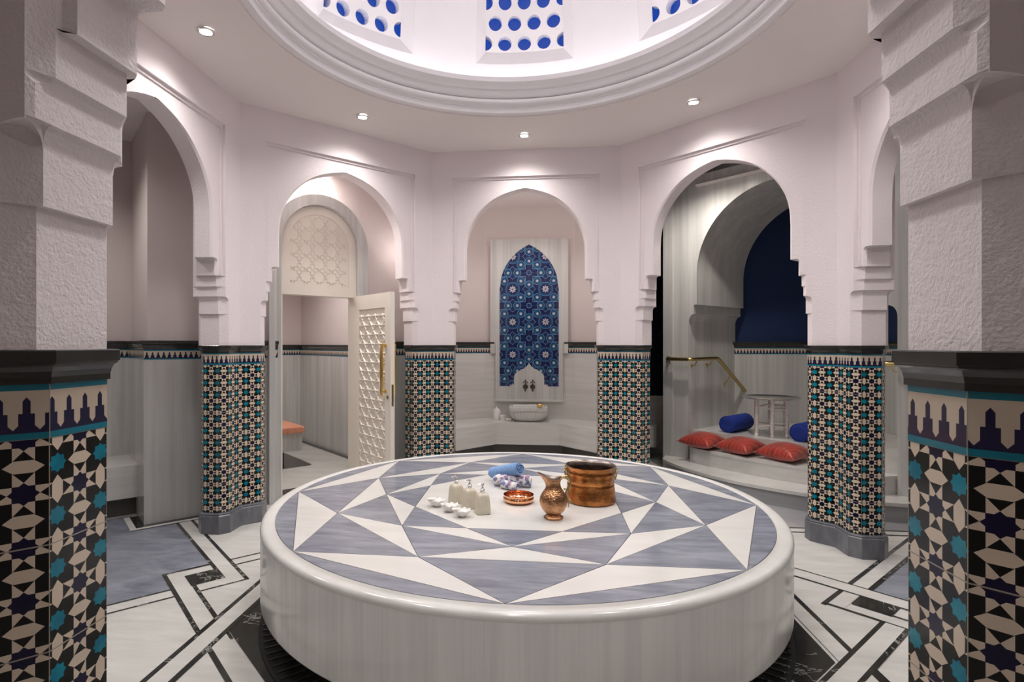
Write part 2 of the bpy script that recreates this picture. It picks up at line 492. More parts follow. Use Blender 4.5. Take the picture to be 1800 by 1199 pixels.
plabels = {22.5:'tiled pillar behind the copper cauldron, right of the blue tile panel',
 -22.5:'tiled pillar right of the open white door with brass handles',
 67.5:'tiled pillar right of the red cushions, its grey base fully in view',
 -67.5:'tiled pillar left of the doorway, between marble pier and platform',
 157.5:'nearest tiled pillar cut by the right edge of the photo',
 -157.5:'nearest tiled pillar cut by the left edge of the photo',
 112.5:'tiled pillar of the right arch hidden beyond the near right pillar',
 -112.5:'tiled pillar of the left arch hidden beyond the near left pillar'}
p0 = make_pillar((RC*sin(rad(22.5)), RC*cos(rad(22.5)), 0), -rad(22.5), plabels[22.5])
for a in (-22.5,67.5,-67.5,157.5,-157.5,112.5,-112.5):
    dup(p0, (RC*sin(rad(a)), RC*cos(rad(a)), 0), -rad(a), plabels[a])

# ------------------------------------------------------------------ ceiling, cornice ring, dome
c = M(); n = 96
def oct_r(t):       # radius of the octagon (apothem 2.34) at angle t
    k = ((math.degrees(t)+22.5) % 45)-22.5
    return 2.40/cos(rad(k))
ring = []
for r_, z in ((None,3.497),(1.69,3.575),(1.688,3.588)):
    ring.append([((oct_r(2*pi*i/n) if r_ is None else r_)*cos(2*pi*i/n), (oct_r(2*pi*i/n) if r_ is None else r_)*sin(2*pi*i/n), z) for i in range(n)])
c.rings(ring, smooth=False)
ceil = struct(c.build('ceiling', PLC)); ceil.data.shade_smooth(); ceil.data.set_sharp_from_angle(angle=rad(30))
c = M()
prof = [(1.688,3.588),(1.640,3.588),(1.636,3.592),(1.636,3.635),(1.626,3.640),(1.626,3.648)]
for k in range(9):
    t = -pi/2+pi*k/8; prof.append((1.618-.030*cos(t)*1.0+.008, 3.680+.030*sin(t)))
prof += [(1.612,3.712),(1.598,3.716),(1.590,3.725),(1.584,3.745),(1.582,3.768),(1.560,3.772),(1.556,3.78),(1.545,3.80),(1.526,3.815),(1.52,3.822),(1.52,3.862),(1.55,3.866),(1.97,3.866)]
c.lathe(prof, 160); struct(c.build('trim_1', PLD, angle=35))
# dome
DZ = 4.15; DR = 1.97
def dm(th, t, R=DR):       # th bearing in degrees, t arc height
    if t <= 0: z = DZ+t; r = R
    else: z = DZ+R*sin(t/DR); r = R*cos(t/DR)
    return (r*sin(rad(th)), r*cos(rad(th)), z)
c = M(); ths = []
for k in range(8):
    for q in (-22.5,-18,-13.6,-9,-4.5,0,4.5,9,13.6,18): ths.append(k*45+q)
ts = [-.285,-.2,-.1,0,.05,.2,.4,.6,.8,1.0,1.1,1.4,1.8,2.2,2.6,3.0,3.094]
for i in range(len(ths)):
    a, b = ths[i], ths[(i+1) % len(ths)]
    mid = ((a + ((b-a) % 360)/2)+22.5) % 45 - 22.5
    for t0, t1 in zip(ts, ts[1:]):
        if abs(mid) < 13.5 and t0 >= .049 and t1 <= 1.01: continue
        c.p([dm(a,t0),dm(b,t0),dm(b,t1),dm(a,t1)], smooth=True)
struct(c.build('dome', PLD, angle=50)); bpy.data.objects['dome'].name = 'ceiling_dome'
def make_window():
    fr = M(); A0, A1, T0, T1, B0, B1 = 13.6, 10.7, .05, 1.0, .19, .93
    N = 6
    def e(th,t,dep): return dm(th,t,DR+dep)
    for i in range(N):
        u, v = i/N, (i+1)/N
        L = lambda a, b, k: a+(b-a)*k
        for sg in (1,-1):
            fr.p([e(sg*A0,L(T0,T1,u),0),e(sg*A0,L(T0,T1,v),0),e(sg*A1,L(B0,B1,v),.075),e(sg*A1,L(B0,B1,u),.075)])
        fr.p([e(L(-A0,A0,u),T0,0),e(L(-A0,A0,v),T0,0),e(L(-A1,A1,v),B0,.075),e(L(-A1,A1,u),B0,.075)])
        fr.p([e(L(-A0,A0,u),T1,0),e(L(-A0,A0,v),T1,0),e(L(-A1,A1,v),B1,.075),e(L(-A1,A1,u),B1,.075)])
    root = fr.build('window', PLD, merge=True)
    lt = M(); pitch = 2*A1/4; rp = .175; k = 28
    rows = []
    t = B0+.08; i = 0
    while t < B1-.02: rows.append((t, i % 2)); t += rp; i += 1
    R_ = .064
    degm = 1/(DR*pi/180)
    for (tc, odd) in rows:
        cs = [(-1.5+j) if odd else (-2+j) for j in range(4 if odd else 5)]
        t0 = tc-rp/2 if tc != rows[0][0] else B0
        t1 = tc+rp/2 if tc != rows[-1][0] else B1
        for cc in cs:
            a0, a1 = cc-.5, cc+.5
            if cc == -2: a0 = -2
            if cc == 2: a1 = 2
            if odd and cc == -1.5: a0 = -2
            if odd and cc == 1.5: a1 = 2
            pts_in, pts_out = [], []
            for q in range(k+1):
                ph = 2*pi*q/k
                if cc == -2: ph = -pi/2+pi*q/k
                if cc == 2: ph = pi/2+pi*q/k
                hx, hy = cos(ph), sin(ph)
                cands = []
                if hx > 1e-9: cands.append((a1-cc)*pitch/degm/hx)
                if hx < -1e-9: cands.append((a0-cc)*pitch/degm/hx)
                if hy > 1e-9: cands.append((t1-tc)/hy)
                if hy < -1e-9: cands.append((t0-tc)/hy)
                m_ = min(x for x in cands if x > -1e-9) if cands else 0
                m_ = max(m_, 0)
                pts_in.append((cc*pitch+R_*hx*degm, tc+R_*hy)); 
                if m_ < R_: m_ = R_
                pts_out.append((cc*pitch+m_*hx*degm, tc+m_*hy))
            for q in range(k):
                for dep in (.075,.165):
                    lt.p([e(*pts_in[q],dep),e(*pts_in[q+1],dep),e(*pts_out[q+1],dep),e(*pts_out[q],dep)])
                lt.p([e(*pts_in[q],.075),e(*pts_in[q+1],.075),e(*pts_in[q+1],.165),e(*pts_in[q],.165)])
            # corner fillers of the cell
            for (ax, ty) in ((a0,t0),(a1,t0),(a0,t1),(a1,t1)):
                best = sorted(range(k+1), key=lambda q: (pts_out[q][0]-ax*pitch)**2+((pts_out[q][1]-ty)/degm)**2*0+((pts_out[q][1]-ty)*57.3/DR)**2)[:2]
                if len(best) == 2:
                    for dep in (.075,.165): lt.p([e(ax*pitch,ty,dep), e(*pts_out[best[0]],dep), e(*pts_out[best[1]],dep)])
    lt.build('lattice', PLD, root, merge=False)
    g = M()
    for i in range(6):
        for j in range(4):
            a0 = -14+28*i/6; a1 = -14+28*(i+1)/6; t0 = 0+1.1*j/4; t1 = 1.1*(j+1)/4
            g.p([dm(a0,t0,DR+.19),dm(a1,t0,DR+.19),dm(a1,t1,DR+.19),dm(a0,t1,DR+.19)])
    g.build('glass', BLUEGLASS, root)
    return root
BLUEGLASS = emit('backlit blue glass', (.012,.075,.50), .62)
w = make_window(); w.name = 'window_1'; struct(w)
for k in range(1,8):
    r = dup(w, (0,0,0), -rad(45*k)); r.name = 'window_%d' % (k+1)
# dome cove light strip
c = M(); c.lathe([(1.74,3.868),(1.74,3.885),(1.80,3.885),(1.80,3.868)], 96)
tag(c.build('cove_light_strip', emit('cove light', (1.0,.965,.97), 8.5)), 'white light strip hidden behind the dome cornice', 'light')

# downlights
def make_down(loc, label):
    t = thing('recessed_downlight', label, 'downlight', loc, 0, 'downlights in the ceiling ring', local=True)
    a = M(); a.lathe([(.052,.004),(.052,-.004),(.046,-.007),(.038,-.004),(.038,.010)], 32); a.build('trim_ring', CHROME, t)
    a = M(); a.lathe([(.0,.0),(.038,.0)], 32, smooth=False); a.build('lamp_lens', emit('lamp lens', (1,.93,.83), 22), t)
    return t
def zceil(r, a): return 3.497+(2.40-r)/(2.40-1.69)*.078
dl = {0:'downlight in the ceiling above the blue tile panel',45:'downlight in the ceiling above the marble step alcove',-45:'downlight in the ceiling above the white doorway',
      -90:'downlight in the ceiling above the left arch',90:'downlight above the right arch, out of the photo',135:'downlight over the front right bay, out of the photo',
      -135:'downlight over the front left bay, out of the photo',180:'downlight over the front arch, out of the photo'}
d0 = None
for a in (0,45,-45,-90,90,135,-135,180):
    r_ = 2.02; loc = (r_*sin(rad(a)), r_*cos(rad(a)), zceil(r_,a)-.010)
    if d0 is None: d0 = make_down(loc, dl[a])
    else: dup(d0, loc, 0, dl[a])
def spot(loc, e, size=110, blend=.8, col=(1,.955,.925), r=.04, aim=None):  # serves the ceiling downlights and the added fill spots alike
    l = bpy.data.lights.new('downlight_or_fill_beam','SPOT'); l.energy = e; l.spot_size = rad(size); l.spot_blend = blend; l.color = col; l.shadow_soft_size = r
    o = bpy.data.objects.new('downlight_or_fill_beam', l); COL.objects.link(o); o.location = loc
    if aim is not None:
        o.rotation_euler = (Vector(aim)-Vector(loc)).to_track_quat('-Z','Y').to_euler()
    return o
for a in (0,45,-45,-90,90,135,-135,180):
    spot((2.02*sin(rad(a)), 2.02*cos(rad(a)), 3.50), 53, 150, 1.0, r=.09, aim=(1.55*sin(rad(a)), 1.55*cos(rad(a)), 0))

# ------------------------------------------------------------------ floor
fl = M()
fl.p([(-7,-6,0),(7,-6,0),(7,9,0),(-7,9,0)], 0)
zz = .0008
def P_(p, q): return ((p+q)/2, (p-q)/2)
def poly(pts, mat, lv): fl.p([(x,y,zz*lv+.00002*len(fl.f)) for x,y in pts], mat)
def pq(p0,p1,q0,q1,mat,lv): poly([P_(p0,q0),P_(p1,q0),P_(p1,q1),P_(p0,q1)], mat, lv)
def xy(x0,x1,y0,y1,mat,lv): poly([(x0,y0),(x1,y0),(x1,y1),(x0,y1)], mat, lv)
Wt, Gr, Bk = 0, 1, 2
# left bay
poly([(-3.08,.776),P_(-1.93,-3.86),P_(-1.93,-2.28),P_(-2.335,-2.28),P_(-2.335,-1.885),P_(-4.6,-1.885),(-4.3,.20),(-3.40,1.10)], Gr, 1)
for p0,p1,m_ in ((-1.93,-1.895,Bk),(-1.77,-1.735,Bk)): pq(p0,p1,-3.90,-2.112 if p0<-1.9 else -1.68,m_,3)
pq(-1.895,-1.77,-3.90,-1.70,Wt,2); pq(-2.335,-1.93,-2.28,-2.245,Bk,3)
pq(-2.18,-1.895,-2.112,-1.84,Bk,3); pq(-2.335,-2.30,-2.28,-.7,Bk,3); pq(-2.30,-2.175,-2.245,-.7,Wt,2); pq(-2.175,-2.14,-2.112,-.7,Bk,3)
pq(-2.14,-1.735,-1.70,-1.68,Bk,3); pq(-2.14,-1.895,-1.84,-1.70,Wt,2)
pq(-4.6,-2.335,-1.885,-1.865,Bk,3); pq(-4.6,-2.335,-1.72,-1.70,Bk,3)
pq(-1.735,0,-2.27,-2.25,Bk,3); pq(-1.735,0,-2.11,-2.09,Bk,3)
# octagon ground and side bands
ap = 1.51; R8 = ap/cos(rad(22.5))
poly([(R8*cos(rad(22.5+45*k)), R8*sin(rad(22.5+45*k))) for k in range(8)], Bk, 4)
xy(-1.635,-1.605,-2.4,.63,Bk,6); xy(-1.605,-1.51,-2.4,.63,Wt,6); xy(-1.51,-1.48,-2.4,.63,Bk,6)
poly([(-1.48,-.85),(-1.48,-.815),(-.6,-1.695),(-.6,-1.73)], Bk, 5); poly([(-1.48,-.815),(-1.48,-.685),(-.6,-1.565),(-.6,-1.695)], Wt, 5)
# right bay
pq(2.355,4.4,1.94,4.8,Gr,1)
pq(1.747,4.25,1.746,1.784,Bk,3); pq(1.795,4.25,1.784,1.898,Wt,2); pq(2.16,4.25,1.898,1.94,Bk,3)
pq(2.16,2.34,.6,4.6,Wt,4); pq(2.335,2.355,.6,4.6,Bk,5); pq(2.148,2.165,.6,4.6,Bk,5)
pq(1.93,2.15,1.905,2.18,Bk,5); pq(1.94,1.958,2.18,4.6,Bk,5); pq(1.77,1.795,1.75,4.6,Bk,5)
xy(1.62,1.65,-1.0,.67,Bk,6); xy(1.53,1.62,-1.0,.64,Wt,6)
pq(-1.2,1.77,2.15,2.183,Bk,7); pq(-1.2,1.77,2.183,2.303,Wt,7); pq(-1.2,1.77,2.303,2.336,Bk,7)
poly([(1.53,-1.2),(1.62,-1.2),(1.62,-.7),(1.53,-.62)], Wt, 5)
xy(1.635,1.67,-2.4,-.665,Bk,6)
xy(1.3,3.6,1.262,1.282,Bk,3); xy(1.3,3.6,1.372,1.388,Bk,3); poly([(1.3,1.388),(3.6,1.388),(3.6,3),(1.3,3)], 3, 1)
floor = struct(fl.build('floor', [MFL, MFG, BM, MSG], merge=False))
# drain grate round the platform
g = M(); g.lathe([(1.30,.0085),(1.475,.0085)], 128, smooth=False)
for k in range(150):
    t = 2*pi*k/150; ct, st = cos(t), sin(t)
    g.box(1.325,1.455,-.007,.007,.0086,.0125,1, lambda x,y,z: (x*ct-y*st, x*st+y*ct, z))
tag(g.build('drain_grate', [GRD, BM], merge=False), 'black slotted drain ring in the floor round the platform', 'drain')

# ------------------------------------------------------------------ central platform
HP = .56
t = thing('marble_platform', 'large round marble platform with a grey and white star inlay', 'platform', (0,0,0))
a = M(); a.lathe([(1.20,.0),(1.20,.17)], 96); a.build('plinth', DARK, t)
a = M(); a.lathe([(1.20,.166),(1.455,.166),(1.463,.172),(1.466,.180),(1.467,.530)], 192); a.build('side_slab', MSD, t)
a = M(); a.lathe([(1.467,.529),(1.468,.532),(1.4675,.540),(1.465,.548),(1.459,.555),(1.450,.5595),(1.442,HP),(1.395,HP),(1.393,HP-.003)], 192); a.build('rim', MRM, t, angle=60)
a = M()
ri = 1.394; NB = 96
a.p([(ri*cos(2*pi*i/NB), ri*sin(2*pi*i/NB), HP-.003) for i in range(NB)], 2)
def ring8(r, ph): return [(r*cos(rad(-90+ph+45*k)), r*sin(rad(-90+ph+45*k))) for k in range(8)]
A_ = ring8(1.392,0); B_ = ring8(1.068,22.5); C_ = ring8(.820,0); D_ = ring8(.632,22.5)
def inlay(pts, mat, g=.0022):
    ar = sum(pts[i][0]*pts[(i+1)%len(pts)][1]-pts[(i+1)%len(pts)][0]*pts[i][1] for i in range(len(pts)))
    if ar < 0: pts = pts[::-1]
    q = offset(pts, -g) if len(pts) <= 8 else pts
    a.p([(x,y,HP) for x,y in q], mat)
    qq = q; n = len(q)
    for i in range(n): a.p([(*q[i],HP),(*q[(i+1)%n],HP),(*q[(i+1)%n],HP-.003),(*q[i],HP-.003)], mat)
for k in range(8):
    j = (k+1) % 8; i = (k-1) % 8
    arc = [(ri*.9985*cos(rad(-90+45*k+45*m_/12)), ri*.9985*sin(rad(-90+45*k+45*m_/12))) for m_ in range(13)]
    # segment inset from its chord
    mx = (A_[k][0]+A_[j][0])/2; my = (A_[k][1]+A_[j][1])/2; L_ = hypot(mx,my); nx, ny = mx/L_*.003, my/L_*.003
    seg = arc[:]; seg[0] = (arc[0][0]+nx*.3, arc[0][1]+ny*.3)
    a.p([(x,y,HP) for x,y in [(A_[j][0]+nx,A_[j][1]+ny),(A_[k][0]+nx,A_[k][1]+ny)]+arc[1:-1]], 1)
    inlay([A_[k],A_[j],B_[k]], 0)
    inlay([A_[k],B_[k],B_[i]], 1)
    inlay([B_[k],C_[k],B_[i]], 0)
    inlay([C_[k],C_[j],B_[k]], 1)
    inlay([C_[k],C_[j],D_[k]], 0)
    inlay([C_[k],D_[k],D_[i]], 1)
inlay(D_, 0)
a.build('star_inlay', [MWS, MGS, JOINT], t, merge=False)

# ------------------------------------------------------------------ bay walls: dado, frieze, moulding, plaster
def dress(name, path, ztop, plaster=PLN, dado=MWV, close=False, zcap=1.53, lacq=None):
    """path travels with the room on its left"""
    k = 1.53-zcap
    w = M(); sweep(w, path, [(0,1.50-k),(0,ztop)], closed=close)
    root = struct(w.build(name, plaster, merge=True))
    d = M(); sweep(d, path, [(-.028,0),(-.028,1.373-k)], closed=close)
    d.build('dado', dado, root)
    f = M(); sweep(f, path, [(-.030,1.371-k),(-.030,1.456-k)], closed=close)
    for i, u in enumerate(f.uv): f.uv[i] = [(q[0], q[1]+k) for q in u]
    f.build('frieze', FRN, root)
    c = M(); sweep(c, path, [(-.030,1.455-k),(-.036,1.457-k),(-.038,1.475-k),(-.044,1.49-k),(-.054,1.500-k),(-.055,1.505-k),(-.060,1.506-k),(-.060,1.528-k),(-.056,1.53-k),(0,1.53-k)], closed=close)
    c.build('cornice', BLK, root)
    return root
def flat(name, pts, z, mat, parent=None):
    q = M(); q.p([(x,y,z) for x,y in pts]); o = q.build(name, mat, parent)
    return o
# left bay
LN = [(-2.35,1.675),(-3.11,.915),(-3.745,1.55),(-5.6,-.305),(-5.6,-1.9),(-2.75,-1.9)]
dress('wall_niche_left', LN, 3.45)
struct(flat('ceiling_niche_left', [(-2.45,2),(-6,2),(-6,-2.2),(-2.45,-2.2)], 3.44, PLC))
# floor border strips at the foot of the pier
b = M(); sub = [(-2.45,1.575),(-3.11,.915),(-3.31,1.115)]
def strip(mm, path, o0, o1, z, mat):
    A = offset(path,o0,False); B = offset(path,o1,False)
    for i in range(len(path)-1): mm.p([(*A[i],z),(*A[i+1],z),(*B[i+1],z),(*B[i],z)], mat)
strip(b, sub, -.02, -.092, .006, 1); strip(b, sub, -.092, -.137, .006, 0)
struct(b.build('trim_2', [MFL, BM], merge=False))
def bench(name, label, front, back, z0=.17, z1=.45, toe=.12, kick=True, mat=None):
    """front: polyline of the front edge, back: closing points; body from z0 to z1 with a dark set-back foot"""
    loc = (front[0][0], front[0][1], 0)
    t = thing(name, label, 'bench', loc)
    pl = front+back
    a = M(); a.prism(pl, z0, z1); a.build('seat_slab', mat or MHB, t)
    off = offset(front, toe, False)
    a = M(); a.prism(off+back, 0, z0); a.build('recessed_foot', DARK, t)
    return t
f_ = [(-3.317,1.122),(-4.75,-.31)]
def offs(front, o): return offset(front, o, False)
def bench2(name, label, front, back, toe, foot=None):
    t = thing(name, label, 'bench', (front[0][0], front[0][1], 0), 0, 'marble wall benches')
    a = M(); a.prism(front+back, .17, .45); a.build('seat_slab', MHB, t)
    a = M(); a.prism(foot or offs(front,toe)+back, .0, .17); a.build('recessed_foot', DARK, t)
    return t
bench2('marble_bench', 'white marble bench in the left bay, beside the tall marble pier', f_, [(-5.40,-.12),(-3.745,1.515)], .11)
# back bay
pc0 = .0175
BN = [(1.22,2.60),(1.22,4.15),(.66,4.52),(-.62,4.52),(-1.22,4.15),(-1.22,2.60)]
dress('wall_niche_back', BN[:3]+[(pc0+.49,4.52)], 3.45, dado=MHB)
dress('wall_niche_back_left', [(pc0-.49,4.52)]+BN[3:], 3.45, dado=MHB)
a = M(); sweep(a, [(pc0+.49,4.52),(pc0-.49,4.52)], [(0,1.40),(0,3.45)], closed=False); nb = struct(a.build('wall_niche_middle', PLN))
a = M(); sweep(a, [(pc0+.49,4.52),(pc0-.49,4.52)], [(-.028,0),(-.028,1.40)], closed=False); a.build('dado', MHB, nb)
struct(flat('ceiling_niche_back', [(-1.4,2.58),(1.4,2.58),(1.4,4.8),(-1.4,4.8)], 3.43, PLC))
bench2('marble_bench', 'white marble bench under the blue tile panel, basin on it', [(-1.19,2.95),(-1.19,3.09),(-.41,3.97),(.42,3.97),(1.19,3.13),(1.19,2.95)], [(1.19,4.13),(.65,4.49),(-.61,4.49),(-1.19,4.13)], -.11, [(-1.19,3.26),(-.46,4.08),(.47,4.08),(1.19,3.30),(1.19,4.13),(.65,4.49),(-.61,4.49),(-1.19,4.13)])
# small bench in the gap
bench2('marble_bench', 'short marble bench in the dark gap left of the alcove', [(1.26,3.95),(1.62,3.95),(1.66,3.99),(1.70,4.06)], [(1.70,4.45),(1.26,4.45)], -.1, [(1.26,4.06),(1.60,4.06),(1.62,4.10),(1.62,4.45),(1.26,4.45)])

# blue tile panel
pc = .0175
t = thing('tile_panel', 'pointed blue star tile panel framed in pale marble above the basin', 'wall panel', (pc,4.49,.69))
def pan(mm, pts, y, mat=0, y1=None):
    if y1 is None: mm.p([(x,y,z) for x,z in pts], mat, uv=[(x,z) for x,z in pts])
    else: mm.ext(pts, lambda x,z,yy: (x,yy,z), y, y1, mat)
hw = .416
arch = []
for i in range(15):
    k = i/14; x = -hw*(1-k)**1.0
    # two-centred arch: centre beyond the axis
    R_ = .98*hw*2; c0 = hw
    xx = -hw+hw*k
    Rr = 1.72*hw; cx = Rr-hw
    dz = sqrt(max(0, Rr*Rr-(xx-cx)**2))
    arch.append((pc+xx, 2.27+dz*.975))
apexz = arch[-1][1]
outl = [(pc-hw,.905)] + arch + [(2*pc-x,z) for x,z in arch[-2::-1]] + [(pc+hw,.905)]
og = [(.245,.905),(.245,.918),(.212,.928),(.212,1.02),(.206,1.06),(.190,1.085),(.165,1.105),(.150,1.107),(.146,1.122),(.122,1.128),(.116,1.140),(.070,1.158),(.035,1.185),(.012,1.215),(0,1.235)]
ogl = [(pc+x,z) for x,z in og]; ogr = [(pc-x,z) for x,z in og]
# tile as strips between outline and cut-out, column by column
a = M()
def arch_z(x):
    xx = -abs(x-pc); 
    for p, q in zip(arch, arch[1:]):
        if p[0]-pc <= xx <= q[0]-pc+1e-9: return p[1]+(q[1]-p[1])*(xx-(p[0]-pc))/max(1e-9,(q[0]-p[0]))
    return arch[0][1]
def og_z(x):
    xx = abs(x-pc)
    if xx >= .245: return .905
    for p, q in zip(og, og[1:]):
        if q[0] <= xx <= p[0]: return p[1]+(q[1]-p[1])*(p[0]-xx)/max(1e-9,(p[0]-q[0]))
    return .905
xs = sorted(set([pc-hw+i*hw/40 for i in range(81)]+[pc+s_*x for x,_ in og for s_ in (1,-1)]))
for x0,x1 in zip(xs,xs[1:]):
    e_ = 1e-4
    za0,za1 = og_z(x0+e_),og_z(x1-e_); zb0,zb1 = arch_z(x0),arch_z(x1)
    a.p([(x0,4.474,za0),(x1,4.474,za1),(x1,4.474,zb1),(x0,4.474,zb0)], 0, uv=[(x0,za0),(x1,za1),(x1,zb1),(x0,zb0)])
a.build('blue_tiles', IZN, t)
# marble surround with the opening
a = M(); L0, L1, Zb, Zt = pc-.545, pc+.545, .72, 2.985
for x0,x1 in zip(xs,xs[1:]):
    a.p([(x0,4.462,arch_z(x0)),(x1,4.462,arch_z(x1)),(x1,4.462,Zt),(x0,4.462,Zt)])
    a.p([(x0,4.462,arch_z(x0)),(x1,4.462,arch_z(x1)),(x1,4.476,arch_z(x1)),(x0,4.476,arch_z(x0))])
    a.p([(x0,4.462,Zb),(x1,4.462,Zb),(x1,4.462,og_z(x1-e_)),(x0,4.462,og_z(x0+e_))])
    a.p([(x0,4.476,og_z(x0+e_)),(x1,4.476,og_z(x1-e_)),(x1,4.462,og_z(x1-e_)),(x0,4.462,og_z(x0+e_))])
for x0,x1 in ((L0,pc-hw),(pc+hw,L1)):
    a.p([(x0,4.462,1.37),(x1,4.462,1.37),(x1,4.462,Zt),(x0,4.462,Zt)])
for x0,x1 in ((pc-.455,pc-hw),(pc+hw,pc+.455)):
    a.p([(x0,4.462,Zb),(x1,4.462,Zb),(x1,4.462,1.37),(x0,4.462,1.37)])
for x in (pc-hw,pc+hw): a.p([(x,4.462,.905),(x,4.476,.905),(x,4.476,2.27),(x,4.462,2.27)])
for x in (L0,L1): a.p([(x,4.462,1.37),(x,4.52,1.37),(x,4.52,Zt),(x,4.462,Zt)])
a.p([(L0,4.462,Zt),(L1,4.462,Zt),(L1,4.52,Zt),(L0,4.52,Zt)])
a.build('marble_surround', MWV, t)
# raised moulding frame round the panel
a = M()
for x0,x1 in ((pc-.470,pc-.455),(pc+.455,pc+.470),): a.box(x0,x1,4.445,4.50,.70,1.55)
a.box(pc-.475,pc+.475,4.438,4.50,.692,.722); a.build('moulding', MHB, t)

# taps
def tap(x, label):
    t = thing('wall_tap', label, 'tap', (pc+x,4.462,.88), 0, 'taps above the basin')
    a = M()
    fy = lambda yy: 4.462-yy
    cx = pc+x
    a.rings([[(cx+r*cos(2*pi*i/20), 4.462-y_, .90+r*sin(2*pi*i/20)) for i in range(20)] for r,y_ in ((.001,.0),(.036,.001),(.036,.008),(.028,.014),(.014,.02),(.013,.05),(.016,.055),(.010,.07),(.001,.072))])
    a.build('rosette', TAPM, t)
    a = M(); a.tube([(cx,4.42,.90),(cx,4.40,.895),(cx,4.385,.87),(cx,4.383,.84)], [.011,.010,.009,.010]); a.build('spout', TAPM, t)
    a = M(); a.tube([(cx,4.43,.905),(cx,4.43,.965)], [.008,.006]); a.tube([(cx-.032,4.43,.955),(cx,4.43,.985),(cx+.032,4.43,.955)], [.006,.009,.006]); a.ball((cx,4.43,.992),.010)
    a.build('handle', TAPM, t)
tap(-.050,'left dark bronze tap on the marble above the basin'); tap(.052,'right dark bronze tap on the marble above the basin')

# basin
def sup(a_, b_, t, n=5):
    c_, s_ = cos(t), sin(t); r = (abs(c_/a_)**n+abs(s_/b_)**n)**(-1/n); return r*c_, r*s_
bx, by = .012, 4.262
t = thing('marble_basin', 'fluted white marble basin on the bench under the taps', 'basin', (bx,by,.45))
a = M(); NS = 264; R_ = []
for sc, z, am in ((.50,.0,0),(.60,.004,.2),(.74,.018,.8),(.90,.055,1),(.985,.10,1),(1.0,.128,.9),(1.0,.134,.0),(.97,.137,0)):
    ring_ = []
    for i in range(NS):
        th = 2*pi*i/NS; x, y = sup(.262,.19,th,3.2)
        m_ = 1-am*.075*(abs(sin(th*15))*-1+1)
        ring_.append((bx+x*sc*m_, by+y*sc*m_, .451+z))
    R_.append(ring_)
a.rings(R_, smooth=True, cap0=True); a.build('fluted_bowl', CERA if False else MRM, t, angle=50)
a = M(); R_ = []
for hx, hy, z in ((.246,.178,.583),(.246,.178,.590),(.262,.192,.597),(.262,.192,.648),(.257,.187,.652),(.222,.152,.652),(.215,.145,.640),(.195,.125,.53),(.02,.02,.52)):
    R_.append([(bx+q[0], by+q[1], z) for q in [sup(hx,hy,2*pi*i/96,9) for i in range(96)]])
a.rings(R_, smooth=True); a.build('rim', MHB, t, angle=30)
# brass cup on the basin
cb = (.165,4.085,.652)
t = thing('brass_cup', 'small brass cup leaning on the basin rim', 'cup', cb)
a = M(); a.lathe([(.0,.0),(.022,.002),(.040,.018),(.047,.042),(.049,.044),(.044,.040),(.036,.020),(.0,.008)], 28, (0,0,0)); a.xf(Matrix.Translation(cb)@Matrix.Rotation(rad(0),4,'X'))
a.build('bowl', BRASS, t)
# jar, pot, dish at the left of the basin
t = thing('ceramic_jar', 'tall white lidded jar on the bench left of the basin', 'jar', (-.43,4.36,.45))
a = M(); a.lathe([(0,0),(.050,0),(.053,.01),(.053,.115),(.048,.125),(.036,.130)], 32, (-.43,4.36,.4505)); a.build('body', CERA, t)
a = M(); a.lathe([(.04,.0),(.043,.006),(.040,.014),(.015,.020),(.010,.028),(.014,.036),(.0,.042)], 32, (-.43,4.36,.5805)); a.build('lid', CERA, t)
a = M(); a.lathe([(0,0),(.034,0),(.045,.06),(.046,.066),(.041,.064),(.03,.01),(0,.008)], 32, (-.345,4.30,.4505)); tag(a.build('ceramic_cup', CERA, loc=(-.345,4.30,.45)), 'short white cup beside the tall white jar', 'cup')
a = M(); a.lathe([(0,0),(.028,0),(.046,.026),(.047,.03),(.042,.028),(.02,.008),(0,.006)], 32, (-.255,4.20,.4505)); tag(a.build('soap_dish', CERA, loc=(-.255,4.20,.45)), 'low white dish between white cup and marble basin', 'dish')

# ------------------------------------------------------------------ door bay (bearing -45)
DA = -45
def WD(s,d,z): return W(DA,s,d,z)
dr_wall_d = 3.03
r2_ = lambda s,d: WD(s,d,0)[:2]
# wall with the opening: two dressed stretches and the plaster over the arch
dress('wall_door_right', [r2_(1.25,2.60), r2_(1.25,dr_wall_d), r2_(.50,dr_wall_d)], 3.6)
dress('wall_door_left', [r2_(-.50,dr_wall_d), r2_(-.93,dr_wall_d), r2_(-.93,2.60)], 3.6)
a = M(); fx = lambda s,z,d: WD(s,d,z)
for i in range(20):
    s0 = -.51+1.02*i/20; s1 = -.51+1.02*(i+1)/20
    zz_ = lambda s: 2.50+sqrt(max(0,.50**2-min(.25,s*s)))
    a.p([WD(s0,dr_wall_d,zz_(s0)),WD(s1,dr_wall_d,zz_(s1)),WD(s1,dr_wall_d,3.6),WD(s0,dr_wall_d,3.6)])
struct(a.build('wall_door_head', PLN))
struct(flat('ceiling_door_bay', [r2_(-1.2,2.55),r2_(1.3,2.55),r2_(1.3,3.2),r2_(-1.2,3.2)], 3.45, PLC))
